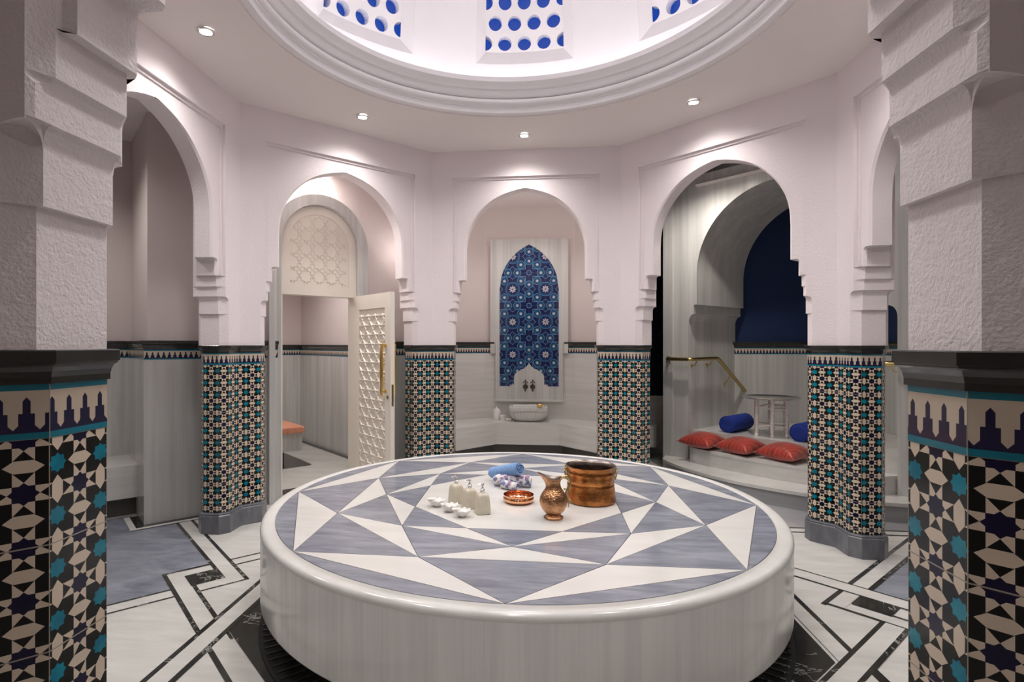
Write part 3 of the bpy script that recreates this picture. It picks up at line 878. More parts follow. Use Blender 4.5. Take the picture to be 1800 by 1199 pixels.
# door set
door = struct(thing('door_1', 'x', 'door', WD(0,2.98,0)))
for k_ in ('label','category'): del door[k_]
def arch_band(mm, ri, ro, zs, d0, d1, mat=0, N=28, z0=0.0):
    ins = [(-ri,z0),(-ri,zs)]+[(-ri*cos(pi*i/N),zs+ri*sin(pi*i/N)) for i in range(1,N)]+[(ri,zs),(ri,z0)]
    out = [(-ro,z0),(-ro,zs)]+[(-ro*cos(pi*i/N),zs+ro*sin(pi*i/N)) for i in range(1,N)]+[(ro,zs),(ro,z0)]
    for i in range(len(ins)-1):
        A,B,C_,D__ = ins[i],ins[i+1],out[i+1],out[i]
        mm.p([WD(*A[:1],d0,A[1]),WD(B[0],d0,B[1]),WD(C_[0],d0,C_[1]),WD(D__[0],d0,D__[1])], mat)
        mm.p([WD(A[0],d0,A[1]),WD(B[0],d0,B[1]),WD(B[0],d1,B[1]),WD(A[0],d1,A[1])], mat, smooth=False)
        mm.p([WD(D__[0],d0,D__[1]),WD(C_[0],d0,C_[1]),WD(C_[0],d1,C_[1]),WD(D__[0],d1,D__[1])], mat)
a = M(); arch_band(a, .413, .520, 2.50, 2.90, 3.06); a.build('marble_surround', MWV, door)
a = M(); a.box(-.575,-.52,2.76,3.03,0,2.19,0,lambda s,d,z: WD(s,d,z)); a.build('marble_jamb', MWV, door)
# tympanum panel
a = M(); N = 28
pts = [(-.411,2.01),(.411,2.01),(.411,2.50)]+[(.411*cos(pi*i/N),2.50+.411*sin(pi*i/N)) for i in range(1,N)]+[(-.411,2.50)]
a.ext(pts, lambda s,z,d: WD(s,d,z), 2.975, 3.03)
# raised frame and rim
fr_in = [(-.325,2.10),(.325,2.10),(.325,2.50)]+[(.325*cos(pi*i/N),2.50+.325*sin(pi*i/N)) for i in range(1,N)]+[(-.325,2.50)]
n = len(pts)
for i in range(n):
    j = (i+1) % n
    a.p([WD(pts[i][0],2.963,pts[i][1]),WD(pts[j][0],2.963,pts[j][1]),WD(fr_in[j][0],2.963,fr_in[j][1]),WD(fr_in[i][0],2.963,fr_in[i][1])])
    a.p([WD(fr_in[i][0],2.963,fr_in[i][1]),WD(fr_in[j][0],2.963,fr_in[j][1]),WD(fr_in[j][0],2.976,fr_in[j][1]),WD(fr_in[i][0],2.976,fr_in[i][1])])
    a.p([WD(pts[i][0],2.963,pts[i][1]),WD(pts[j][0],2.963,pts[j][1]),WD(pts[j][0],2.976,pts[j][1]),WD(pts[i][0],2.976,pts[i][1])])
a.build('arched_panel', WOOD, door)
def seg_bars(mm, segs, wid, y0, y1, FN, mat=0):
    for (x0,z0),(x1,z1) in segs:
        L_ = hypot(x1-x0,z1-z0)
        if L_ < 1e-4: continue
        ux, uz = (x1-x0)/L_, (z1-z0)/L_; h = wid/2; px_, pz_ = -uz*h, ux*h
        c4 = [(x0+px_,z0+pz_),(x1+px_,z1+pz_),(x1-px_,z1-pz_),(x0-px_,z0-pz_)]
        top = [(x0+px_*.35,z0+pz_*.35),(x1+px_*.35,z1+pz_*.35),(x1-px_*.35,z1-pz_*.35),(x0-px_*.35,z0-pz_*.35)]
        mm.p([FN(*q,y1) for q in top], mat)
        for i in (0,2):
            j = (i+1)%4; mm.p([FN(*c4[i],y0),FN(*c4[j],y0),FN(*top[j],y1),FN(*top[i],y1)], mat)
def clip_line(p, d, inside, L=3, st=.004):
    out = []; cur = None; k = -L
    while k <= L:
        q = (p[0]+d[0]*k, p[1]+d[1]*k)
        if inside(q):
            if cur is None: cur = q
            last = q
        elif cur is not None: out.append((cur,last)); cur = None
        k += st
    if cur is not None: out.append((cur,last))
    return out
# relief star pattern on the tympanum: 8-fold stars as two crossed square grids
a = M(); segs = []
ins = lambda q: abs(q[0]) < .315 and q[1] > 2.11 and (q[1] < 2.50 or hypot(q[0],q[1]-2.5) < .315)
def star(cx, cz, r, n_=8, inner=.72):
    P = [(cx+(r if k%2==0 else r*inner)*cos(pi*k/n_+pi/8*0), cz+(r if k%2==0 else r*inner)*sin(pi*k/n_)) for k in range(2*n_)]
    return list(zip(P, P[1:]+P[:1]))
for i in range(-3,4):
    for j in range(-1,6):
        cx, cz = i*.137, 2.19+j*.137
        for sg_ in star(cx,cz,.066,8,.80):
            if all(ins(q) for q in sg_): segs.append(sg_)
        for sx,sz in ((1,0),(0,1)):
            for w_ in (-.018,.018):
                p1 = (cx+sx*.060+sz*w_, cz+sz*.060+sx*w_); p2 = (cx+sx*.077+sz*w_, cz+sz*.077+sx*w_)
                if ins(p1) and ins(p2): segs.append((p1,p2))
        for sx,sz in ((1,1),(1,-1)):
            p1 = (cx+sx*.045, cz+sz*.045); p2 = (cx+sx*.092, cz+sz*.092)
            if ins(p1) and ins(p2): segs.append((p1,p2))
seg_bars(a, segs, .009, 2.975, 2.968, lambda s,z,d: WD(s,d,z)); a.build('panel_relief', WOOD, door)
# frame linings of the opening
a = M()
a.box(-.415,-.385,2.95,3.10,0,2.02,0,lambda s,d,z: WD(s,d,z)); a.box(.385,.415,2.95,3.10,0,2.02,0,lambda s,d,z: WD(s,d,z)); a.box(-.415,.415,2.96,3.10,1.995,2.02,0,lambda s,d,z: WD(s,d,z))
a.build('frame', WOOD, door)
# leaf, hinged at s=.385, opened square into the bay: it runs from d=2.96 to d=2.20
S0 = .385; LT = .045
hx = lambda u,z,t_: WD(S0+t_*1.0, 2.955-u, z)      # u along the leaf, t thickness
LW = .765; LZ0, LZ1 = .012, 2.005
leaf = M()
def lbox(u0,u1,z0,z1,t0,t1,mm=leaf): mm.box(u0,u1,t0,t1,z0,z1,0,lambda u,t_,z: hx(u,z,t_))
lbox(0,.11,LZ0,LZ1,0,LT); lbox(LW-.11,LW,LZ0,LZ1,0,LT); lbox(.11,LW-.11,1.86,LZ1,0,LT); lbox(.11,LW-.11,LZ0,.20,0,LT); lbox(.11,LW-.11,.20,1.86,.016,LT-.016)
lf = leaf.build('door_leaf', WOOD, door)
lat = M(); p_ = .150; segs = []
u0_, u1_, z0_, z1_ = .112, LW-.112, .205, 1.80
ins2 = lambda q: u0_ < q[0] < u1_ and z0_ < q[1] < z1_
hgt = .094
for k in range(0, 40):                       # interlaced six-pointed stars (a kagome lattice)
    z_ = z0_+hgt*(k+.5)+.03
    if z_ < z1_: segs.append(((u0_,z_),(u1_,z_)))
for k in range(-16, 22):
    for sg_ in (1,-1):
        L_ = hypot(p_/2,hgt); segs += clip_line((u0_+p_*k+p_/2, z0_+.03), (p_/2/L_*sg_, hgt/L_), ins2, 2.6, .006)
sb = lambda a_,z,y_: hx(a_, z, y_)
seg_bars(lat, segs, .018, .016, .001, sb); seg_bars(lat, segs, .018, LT-.016, LT-.002, sb)
lat.build('carved_lattice', WOOD, lf, merge=False, loc=tuple(door.location))
for o in lf.children: pass
# pull handles on both faces, keyhole and lock strip
def handle(tt, sgn):
    a = M(); u = LW-.175 if sgn < 0 else LW-.175
    t_out = (-.050 if sgn < 0 else LT+.050)
    base = 0 if sgn < 0 else LT
    for z in (1.485,1.045):
        a.tube([hx(LW-.085,z,base), hx(LW-.085,z,base+sgn*.012)], .016, 14)
        a.tube([hx(LW-.085,z,base+sgn*.008), hx(LW-.085,z,t_out)], .008, 10); a.ball(hx(LW-.085,z,t_out), .013)
    a.tube([hx(LW-.085,1.505,t_out),hx(LW-.085,1.49,t_out),hx(LW-.085,1.40,t_out),hx(LW-.085,1.37,t_out),hx(LW-.085,1.16,t_out),hx(LW-.085,1.13,t_out),hx(LW-.085,1.04,t_out),hx(LW-.085,1.01,t_out)], [.011,.014,.015,.018,.018,.015,.015,.011], 12)
    a.ball(hx(LW-.085,1.523,t_out),.011); a.ball(hx(LW-.085,1.00,t_out),.011)
    a.build('handle', BRASS, lf, loc=tuple(door.location))
handle(0,-1); handle(0,1)
a = M(); a.tube([hx(LW-.055,.985,0),hx(LW-.055,.985,-.006)], .017, 14); a.build('keyhole', BRASD, lf, loc=tuple(door.location))
a = M(); a.box(LW-.001,LW+.0015,.012,LT-.012,.90,1.11,0,lambda u,t_,z: hx(u,z,t_)); a.build('lock_plate', BRASD, lf, loc=tuple(door.location))
# room beyond
IR = [r2_(1.02,3.10), r2_(1.02,6.05), r2_(-1.35,6.05), r2_(-1.35,3.10)]
dress('wall_inner_room', IR, 3.1, zcap=1.49)
struct(flat('ceiling_inner_room', [r2_(1.1,3.06),r2_(1.1,6.1),r2_(-1.4,6.1),r2_(-1.4,3.06)], 3.0, PLC))
a = M()
for s0,s1 in ((.50,1.1),(-1.4,-.50)): a.box(s0,s1,3.05,3.10,0,3.1,0,lambda s,d,z: WD(s,d,z))
a.box(-.50,.50,3.05,3.10,2.02,3.1,0,lambda s,d,z: WD(s,d,z))
struct(a.build('wall_inner_front', PLN))
a = M()
for (s0,s1,d0,d1,m_) in ((-.385,.385,3.02,3.20,1),(.0,.42,4.17,5.1,1)): a.p([WD(s0,d0,.005),WD(s1,d0,.005),WD(s1,d1,.005),WD(s0,d1,.005)],m_)
a.p([WD(.99-.06,3.1,.005),WD(.99,3.1,.005),WD(.99,6.02,.005),WD(.99-.06,6.02,.005)],1)
struct(a.build('trim_3', [MFL,BM], merge=False))
t = thing('massage_table', 'grey marble treatment table seen through the doorway', 'table', WD(-.3,4.6,0))
a = M(); a.box(-1.25,.35,4.31,5.0,.17,.45,0,lambda s,d,z: WD(s,d,z)); a.build('slab', MWV, t)
a = M(); a.box(-1.2,.16,4.42,4.9,0,.17,0,lambda s,d,z: WD(s,d,z)); a.build('foot', DARK, t)
PEACH = simple('peach cotton', (.66,.30,.19), .85, 0, 0, (20,.12)); PALE = simple('pale fringe', (.58,.52,.48), .9)
t = thing('peach_towel', 'folded peach towel with pale fringe on the treatment table', 'towel', WD(.1,4.5,.45))
a = M(); R_ = []
cs = [(4.290,.395),(4.288,.44),(4.292,.462),(4.310,.474),(4.6,.478),(4.97,.476),(5.0,.466)]
for s in (-.75,-.3,0,.2,.33,.362,.372): R_.append([WD(s,d,z-(.008 if s>.36 else 0)) for d,z in cs])
a.rings(R_, closed=False)
R_ = [[WD(.372+.004*k,d,.466-.03*k) for d in (4.292,4.5,4.8,4.98)] for k in range(3)]
a.rings(R_, closed=False); a.build('cloth', PEACH, t)
a = M()
for k in range(60):
    s = -.75+1.12*k/60; a.tube([WD(s,4.287,.396),WD(s+.004*(k%3-1),4.285,.345)], .0028, 5)
a.build('fringe', PALE, t)

# ------------------------------------------------------------------ marble step alcove (bearing 45)
AA = 45
def WA(s,d,z): return W(AA,s,d,z)
wa2 = lambda s,d: WA(s,d,0)[:2]
d0, d1 = 3.655, 4.78
prof = [(1.0,0),(1.0,1.74),(.998,1.77),(.990,1.80),(.972,1.83),(.945,1.846),(.932,1.85),(.932,1.955),(.895,1.955),(.895,2.30)]
N = 30
prof += [(.895*cos(pi/2*i/N), 2.30+.905*sin(pi/2*i/N)) for i in range(1,N+1)]
mw = M(); zt = 3.46
for sg in (1,-1):
    out_s = 1.316 if sg < 0 else 2.3
    for (sa,za),(sb,zb) in zip(prof,prof[1:]):
        mw.p([WA(sg*sa,d0,za),WA(sg*sb,d0,zb),WA(sg*sb,d1,zb),WA(sg*sa,d1,za)], smooth=False)
        if zb-za > 1e-6: mw.p([WA(sg*sa,d0,za),WA(sg*out_s,d0,za),WA(sg*out_s,d0,zb),WA(sg*sb,d0,zb)])
    mw.p([WA(sg*out_s,d0,0),WA(sg*out_s,d0+.5,0),WA(sg*out_s,d0+.5,zt),WA(sg*out_s,d0,zt)])
    mw.p([WA(0,d0,3.205),WA(sg*out_s,d0,3.205),WA(sg*out_s,d0,zt),WA(0,d0,zt)])
alc = struct(mw.build('wall_alcove_arch', MWV))
a = M(); a.box(-1.316,-1.19,d0-.022,d0,0,zt,0,lambda s,d,z: WA(s,d,z)); a.box(1.19,1.316,d0-.022,d0,0,zt,0,lambda s,d,z: WA(s,d,z)); a.build('pilaster', MWV, alc)
# back walls of the alcove (square corner)
dress('wall_alcove_back', [(4.1,2.62),(4.1,4.1),(2.60,4.1)], 3.4, plaster=NAVYP)
struct(flat('ceiling_alcove', [(2.4,4.3),(4.3,4.3),(4.3,2.4),(3.1,1.9),(1.9,3.1)], 3.30, PLC))
struct(flat('ceiling_step_bay', [wa2(-1.6,2.55),wa2(3.2,2.55),wa2(3.2,3.66),wa2(-1.6,3.66)], 3.45, PLC))
# dark gap wall left of the alcove
gp = [(2.40,4.47),(1.25,4.47)]
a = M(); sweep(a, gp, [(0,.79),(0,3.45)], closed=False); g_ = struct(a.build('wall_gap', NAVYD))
a = M(); sweep(a, gp, [(-.02,0),(-.02,.79)], closed=False); a.build('dado', MHB, g_)
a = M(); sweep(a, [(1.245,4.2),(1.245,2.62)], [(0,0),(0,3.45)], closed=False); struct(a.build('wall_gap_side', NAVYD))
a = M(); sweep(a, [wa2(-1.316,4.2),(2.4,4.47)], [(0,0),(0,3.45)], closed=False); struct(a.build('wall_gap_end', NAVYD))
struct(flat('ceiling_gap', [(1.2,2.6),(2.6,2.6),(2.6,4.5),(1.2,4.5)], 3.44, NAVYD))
# steps
t = thing('marble_steps', 'curved white marble steps rising into the blue alcove', 'steps', WA(0,3.2,0))
def arcpts(s1, d_end, d_mid, n_=28, e=.10):
    sag = d_end-d_mid; R = (s1*s1+sag*sag)/(2*sag); out = []
    for i in range(n_+1):
        s = -s1+2*s1*i/n_; dd = d_mid+R-sqrt(R*R-s*s)
        k = min(1, (s1-abs(s))/e); dd += (1-sqrt(max(0,1-(1-k)**2)))*e*.9
        out.append((s, dd))
    return out
def stepset(name, arc, dback, z0, z1, nose, mats):
    a = M(); n_ = len(arc)
    A = [WA(s,d,0)[:2] for s,d in arc]; Bk_ = [WA(arc[-1][0],dback,0)[:2], WA(arc[0][0],dback,0)[:2]]
    ctr = [WA(s,d-nose,0)[:2] for s,d in arc]
    zt_ = z1-.03
    for i in range(n_-1):
        a.p([(*A[i],z0),(*A[i+1],z0),(*A[i+1],zt_),(*A[i],zt_)], 1, smooth=False)
        for (u,z_a),(v,z_b) in (((A,zt_),(ctr,zt_)),((ctr,zt_),(ctr,z1))):
            a.p([(*u[i],z_a),(*u[i+1],z_a),(*v[i+1],z_b),(*v[i],z_b)], 0)
    a.p([(*q,z1) for q in ctr+Bk_], 0)
    for q in (A[0],A[-1]): pass
    a.p([(*A[0],z0),(*A[0],z1),(*Bk_[1],z1),(*Bk_[1],z0)],1); a.p([(*A[-1],z0),(*A[-1],z1),(*Bk_[0],z1),(*Bk_[0],z0)],1)
    a.build(name, mats, t)
stepset('lower_step', arcpts(1.30,3.52,3.05,e=.18), 3.70, 0, .165, .015, [MST,MSG])
stepset('middle_step', arcpts(.995,3.56,3.40,e=.14), 3.80, .165, .33, .004, [MST,MST])
a = M(); plat = [wa2(-.998,3.74),wa2(.998,3.74),wa2(.998,4.74),(4.06,2.75),(4.06,4.06),(2.75,4.06),wa2(-.998,4.74)]
a.prism(plat, .0, .495); a.build('seating_platform', MST, t)
# cushions
def mk_satin():
    m = Mat('red orange satin')
    v = m.obj((1,1,1)); wv = m.n('ShaderNodeTexWave'); m.link(m.obj((1,1,.2), (0,0,.5)), wv.inputs['Vector']); wv.inputs['Scale'].default_value = 7; wv.inputs['Distortion'].default_value = 2.5
    wv.inputs['Detail'].default_value = 2
    a_ = X(m.nt, wv.outputs['Fac'])
    n_ = m.noise(v, 7, 3)
    red = m.ramp(n_, [(.35,(.22,.006,.012)),(.55,(.38,.010,.016)),(.7,(.42,.020,.018))])
    col = m.mix(a_.gt(.74), red, (.62,.17,.03))
    col = m.mix(a_.gt(.90), col, (.20,.02,.01))
    return m.set(col, .38, 0, 0, **{'Sheen Weight': .4})
SATIN = mk_satin(); BLUEF = simple('royal blue fabric', (.004,.028,.25), .75, 0, 0, (60,.2))
def cushion(s, d, rz, label, tilt=7, first=None):
    loc = WA(s,d,.332)
    if first is not None:
        return dup(first, loc, rz, label)
    t = thing('satin_cushion', label, 'cushion', loc, rz, 'red cushions on the marble step', local=True)
    a = M(); n_ = 20; hw_, hd, h = .215, .165, .100
    rows = {}
    for side in (1,-1):
        G = []
        for j in range(n_+1):
            row = []
            for i in range(n_+1):
                u = -1+2*i/n_; v = -1+2*j/n_
                k = max(0,(1-u**2))**.42*max(0,(1-v**2))**.42
                x = u*hw_*(1-.10*(1-v*v)); y = v*hd*(1-.12*(1-u*u))
                wr = .0035*sin(9*u+5*v)*(1-k)
                row.append((x, y, .066+side*h*k*(1 if side>0 else .72)+wr+.035*(v+1)/2))
            G.append(row)
        for r0,r1 in zip(G,G[1:]):
            for i in range(n_): a.p([r0[i],r0[i+1],r1[i+1],r1[i]], 0, smooth=True)
    lo = min(q[2] for q in a.v); a.v = [(x,y,z-lo) for x,y,z in a.v]
    a.build('cushion_cover', SATIN, t, angle=80)
    for sx in (1,-1):
        for sy in (1,-1):
            a = M(); a.ball((sx*hw_,sy*hd,.066-lo+.035*(sy+1)/2), .007, sc=(1.6,1.2,.9)); a.build('corner_tip', SATIN, t)
    return t
c1_ = cushion(-.795,3.60,rad(-45-12),'red satin cushion on the step, leftmost and nearest the handrail wall')
cushion(-.365,3.605,rad(-45-16),'middle of the three red satin cushions on the marble step',first=c1_)
cushion(.075,3.60,rad(-45-14),'red satin cushion partly behind the right tiled pillar',first=c1_)
# bolsters
def bolster(s, d, label, first=None):
    loc = WA(s,d,.496); rz = rad(45)
    if first is not None: return dup(first, loc, rz, label)
    t = thing('blue_bolster', label, 'bolster', loc, rz, 'blue bolsters in the alcove', local=True)
    a = M(); L_, r = .46, .094
    pr = [(-L_/2,.001),(-L_/2-.004,.05),(-L_/2,.080),(-L_/2+.008,.090),(-L_/2+.02,r),(L_/2-.02,r),(L_/2-.008,.090),(L_/2,.08),(L_/2+.004,.05),(L_/2,.001)]
    R_ = [[(x, rr*cos(2*pi*i/40), r+rr*sin(2*pi*i/40)) for i in range(40)] for x,rr in pr]
    a.rings(R_); a.build('cylinder_cover', BLUEF, t, angle=50)
    for x in (-L_/2+.006,L_/2-.006):
        a = M(); a.tube([(x,.0915*cos(2*pi*i/40),r+.0915*sin(2*pi*i/40)) for i in range(41)], .0035, 6, caps=False); a.build('piping', BLUEF, t)
    return t
b1_ = bolster(-.63,4.06,'blue bolster left of the tray table on the platform')
bolster(.13,4.05,'blue bolster right of the tray table, partly behind the pillar',b1_)
# tray table
tc = (2.69,3.03,.495)
t = thing('tray_stand', 'white turned-leg folding stand under the round tray', 'table', tc, 0, None, local=True)
lp = [(.019,.0),(.021,.02),(.013,.032),(.018,.04),(.020,.15),(.022,.16),(.018,.168),(.022,.176),(.019,.185),(.019,.22),(.022,.228),(.018,.236),(.022,.244),(.020,.26),(.019,.36),(.016,.372),(.021,.38),(.021,.40)]
legs = []
for k in range(6):
    th = rad(60*k+12); x, y = .168*cos(th), .168*sin(th); legs.append((x,y))
    a = M(); a.lathe(lp, 14, (x,y,.001), cap0=True, cap1=True); a.build('leg', WHITEP, t)
for k in range(6):
    (x0,y0),(x1,y1) = legs[k], legs[(k+1)%6]
    for za,zb in (((.10,.10),(.325,.325),(.29,.29)) if k % 2 == 0 else ((.10,.13),(.33,.30))):
        a = M(); a.tube([(x0,y0,za),(x1,y1,zb)], .0085, 8); a.build('stretcher', WHITEP, t)
a = M(); a.lathe([(0,.0),(.20,.0),(.255,.004),(.280,.016),(.290,.020),(.294,.017),(.284,.011),(.26,-.002),(.2,-.005),(0,-.005)], 72, (tc[0],tc[1],.902))
tag(a.build('round_tray', SILV, loc=(tc[0],tc[1],.9)), 'round silver tray on the white folding stand', 'tray')
# handrails
def rail(path, brackets, label, roses):
    t = thing('handrail', label, 'handrail', path[0], 0, 'brass handrails of the alcove')
    def fil(pts, r=.05):
        out = [Vector(pts[0])]
        for i in range(1,len(pts)-1):
            p, a_, b_ = Vector(pts[i]), Vector(pts[i-1]), Vector(pts[i+1])
            u = (a_-p).normalized()*r; v = (b_-p).normalized()*r
            for k in range(7):
                q = k/6; out.append((p+u)*(1-q)**2 + p*2*q*(1-q) + (p+v)*q*q)
        return out+[Vector(pts[-1])]
    a = M(); a.tube(fil(path), .021, 16); a.build('rail', BRASD2, t)
    for p, q in brackets:
        a = M(); a.tube([p, ((p[0]+q[0])/2,(p[1]+q[1])/2,p[2]-.075), (q[0],q[1],q[2]-.085)], .006, 8)
        P0 = Vector((q[0],q[1],q[2]-.085)); n_ = (Vector((p[0],p[1],0))-Vector((q[0],q[1],0))).normalized()
        a.tube([P0, P0+n_*.008], .020, 16); a.build('bracket', BRASD2, t)
    a = M()
    for p, q in roses: a.tube([p,q], .032, 20)
    a.build('wall_rose', BRASD2, t)
BRASD2 = simple('brushed brass', (.52,.40,.16), .28, 1, 0, (50,.12))
dF = d0-.085; sJ = .915
rail([WA(-1.235,d0-.01,1.325),WA(-1.235,dF,1.325),WA(-sJ,dF,1.325),WA(-sJ,4.17,1.33),WA(-sJ,4.93,.86)],
     [(WA(-sJ,3.72,1.325),WA(-1.0,3.72,1.335)),(WA(-sJ,4.07,1.33),WA(-1.0,4.07,1.335)),(WA(-sJ,4.50,1.12),WA(-1.0,4.50,1.08))],
     'brass handrail on the left jamb of the marble alcove', [(WA(-1.235,d0-.022,1.325),WA(-1.235,d0-.034,1.325))])
rail([WA(1.235,d0-.01,1.325),WA(1.235,dF,1.325),WA(sJ,dF,1.325),WA(sJ,4.17,1.33),WA(sJ,4.72,.98)],
     [(WA(sJ,3.72,1.325),WA(1.0,3.72,1.335)),(WA(sJ,4.07,1.33),WA(1.0,4.07,1.335))],
     'brass handrail between the two right-hand tiled pillars', [(WA(1.235,d0-.022,1.325),WA(1.235,d0-.034,1.325))])

# enclosure behind the camera and outer shell
a = M(); sweep(a, [(-2.4,-2.55),(-2.4,-5.2),(2.4,-5.2),(2.4,-2.55)], [(0,0),(0,3.3)], closed=False); struct(a.build('wall_vestibule', PLN))
struct(flat('ceiling_vestibule', [(-2.5,-5.3),(2.5,-5.3),(2.5,-2.56),(-2.5,-2.56)], 3.3, PLC))
a = M(); sweep(a, [(5.6,-2.3),(5.6,5.0)], [(0,0),(0,3.5)], closed=False); sweep(a, [(2.4,-2.4),(5.6,-2.4)], [(0,0),(0,3.5)], closed=False); struct(a.build('wall_right_bay', PLN))
struct(flat('ceiling_right_bay', [(2.45,-2.5),(5.7,-2.5),(5.7,1.0),(2.45,1.0)], 3.45, PLC))

# ------------------------------------------------------------------ things on the platform
def mk_copper(name, c, rough, hammer, dark=.35, sc=90):
    m = Mat(name); v = m.obj()
    n_ = X(m.nt, m.noise(v, 14, 4)); col = m.ramp(n_.s, [(.3, tuple(x*dark for x in c)), (.62, c)])
    if hammer:
        q = m.n('ShaderNodeTexVoronoi'); m.link(v, q.inputs['Vector']); q.inputs['Scale'].default_value = sc
        m.bump(q.outputs['Distance'], hammer, .003)
    return m.set(col, rough, 1)
COP_E = mk_copper('aged hammered copper', (.62,.33,.17), .30, .55, .45, 110)
COP_C = mk_copper('dark red copper', (.55,.22,.07), .26, .22, .38, 60)
COP_B = mk_copper('polished copper', (.93,.47,.27), .12, .12, .9, 60)
TIN = simple('tinned inside', (.30,.25,.22), .3, 1, 0, (20,.4))
# ewer
el = (.205,-.375,HP)
t = thing('copper_ewer', 'hammered copper ewer with a curved brass handle', 'jug', el, 0, None, local=True)
a = M()
pr = [(0,.001),(.050,.001),(.053,.006),(.050,.012),(.040,.017),(.036,.024),(.046,.032),(.060,.048),(.071,.070),(.0755,.092),(.073,.113),(.064,.132),(.052,.150),(.042,.166),(.037,.182),(.037,.198),(.041,.212),(.047,.222)]
ths_ = rad(180+8)
def ew(r,t_,z):
    w_ = max(0,cos(t_-ths_))**4*max(0,(z-.175)/.047); dip = max(0,(z-.185)/.037)*(sin(t_-ths_)**2)*.010
    rr = r+.040*w_*1.0
    return (rr*cos(t_), rr*sin(t_), z+.026*w_-dip)
a.lathe(pr, 72, fn=ew); a.lathe([(q[0]-.0022,q[1]) for q in pr[:11:-1]], 72, fn=ew, mat=1)
a.build('body', [COP_E, TIN], t, angle=80)
a = M(); a.tube([ew(.0475,2*pi*i/72,.2222) for i in range(73)], .0022, 6, caps=False); a.build('rim', COP_E, t)
hd = rad(8); hh = []
for r,z in ((.036,.205),(.050,.222),(.070,.228),(.088,.215),(.094,.195),(.088,.172),(.072,.155),(.066,.140),(.070,.120),(.079,.095),(.082,.075),(.080,.058)):
    hh.append((r*cos(hd), r*sin(hd), z))
a = M(); a.tube([tuple(q) for q in hh], [.004,.0055,.006,.0062,.006,.0055,.005,.0045,.004,.0035,.003,.0025], 10)
for r,z in ((.060,.158),(.086,.152),(.088,.098)): a.ball((r*cos(hd),r*sin(hd),z), .006)
a.build('handle', BRASD2, t)
# cauldron
cl = (.437,-.010,HP)
t = thing('copper_cauldron', 'large open copper cauldron with small brass ring handles', 'cauldron', cl, 0, None, local=True)
a = M()
pr = [(0,.001),(.138,.001),(.147,.006),(.149,.014),(.147,.04),(.142,.075),(.139,.100),(.1395,.104),(.137,.106),(.1375,.118),(.139,.121),(.140,.150),(.138,.166),(.141,.172),(.139,.178),(.1365,.184),(.138,.196),(.144,.206),(.148,.211),(.148,.216)]
a.lathe(pr, 96); a.lathe([(.148,.216),(.144,.215),(.136,.200),(.133,.184),(.135,.170),(.1335,.12),(.134,.02),(0,.015)], 96, mat=1)
a.build('pot', [COP_C, TIN], t, angle=60)
for ang in (183,3):
    ca, sa = cos(rad(ang)), sin(rad(ang)); q = lambda r,s,z: (r*ca-s*sa, r*sa+s*ca, z)
    a = M(); a.box(.138,.144,-.010,.010,.125,.205,0,q); a.ball(q(.148,0,.19),.010); a.ball(q(.146,0,.135),.007); a.ball(q(.150,0,.208),.006)
    a.tube([q(.152+.004*sin(2*pi*i/20), .022*cos(2*pi*i/20), .165+.024*sin(2*pi*i/20)) for i in range(21)], .0035, 8, caps=False)
    a.build('handle', BRASD2, t)
# shallow bowl
bl = (.008,-.085,HP)
t = thing('copper_bowl', 'shallow polished copper bowl in front of the floral towels', 'bowl', bl, 0, None, local=True)
a = M(); a.lathe([(0,.001),(.055,.001),(.078,.005),(.090,.014),(.0925,.024),(.091,.032),(.088,.035),(.088,.044),(.090,.047),(.0865,.047),(.085,.034),(.088,.024),(.080,.010),(.05,.006),(.03,.010),(.0,.010)], 72)
a.build('bowl_body', COP_B, t, angle=60)
# towels
def mk_floral():
    m = Mat('floral cotton'); v = m.obj()
    q = m.n('ShaderNodeTexVoronoi'); m.link(v, q.inputs['Vector']); q.inputs['Scale'].default_value = 36
    d_ = X(m.nt, q.outputs['Distance']); n_ = X(m.nt, m.noise(v, 60, 3)); h = X(m.nt, m.noise(v, 13, 1))
    sp = m.n('ShaderNodeSeparateColor'); m.link(q.outputs['Color'], sp.inputs[0]); r_ = X(m.nt, sp.outputs[0])
    dd = d_+(n_-.5)*.5
    col = m.mix(dd.lt(.50), (.74,.70,.70), (.16,.20,.38))
    col = m.mix(dd.lt(.30).and_(r_.gt(.6)), col, (.62,.20,.26)); col = m.mix(dd.lt(.28).and_(r_.lt(.22)), col, (.08,.16,.09))
    col = m.mix(dd.lt(.12), col, (.05,.06,.16))
    return m.set(col, .9, 0, 0, **{'Sheen Weight': .3})
FLOR = mk_floral(); LBLUE = simple('light blue cotton', (.20,.35,.62), .9, 0, 0, (70,.18))
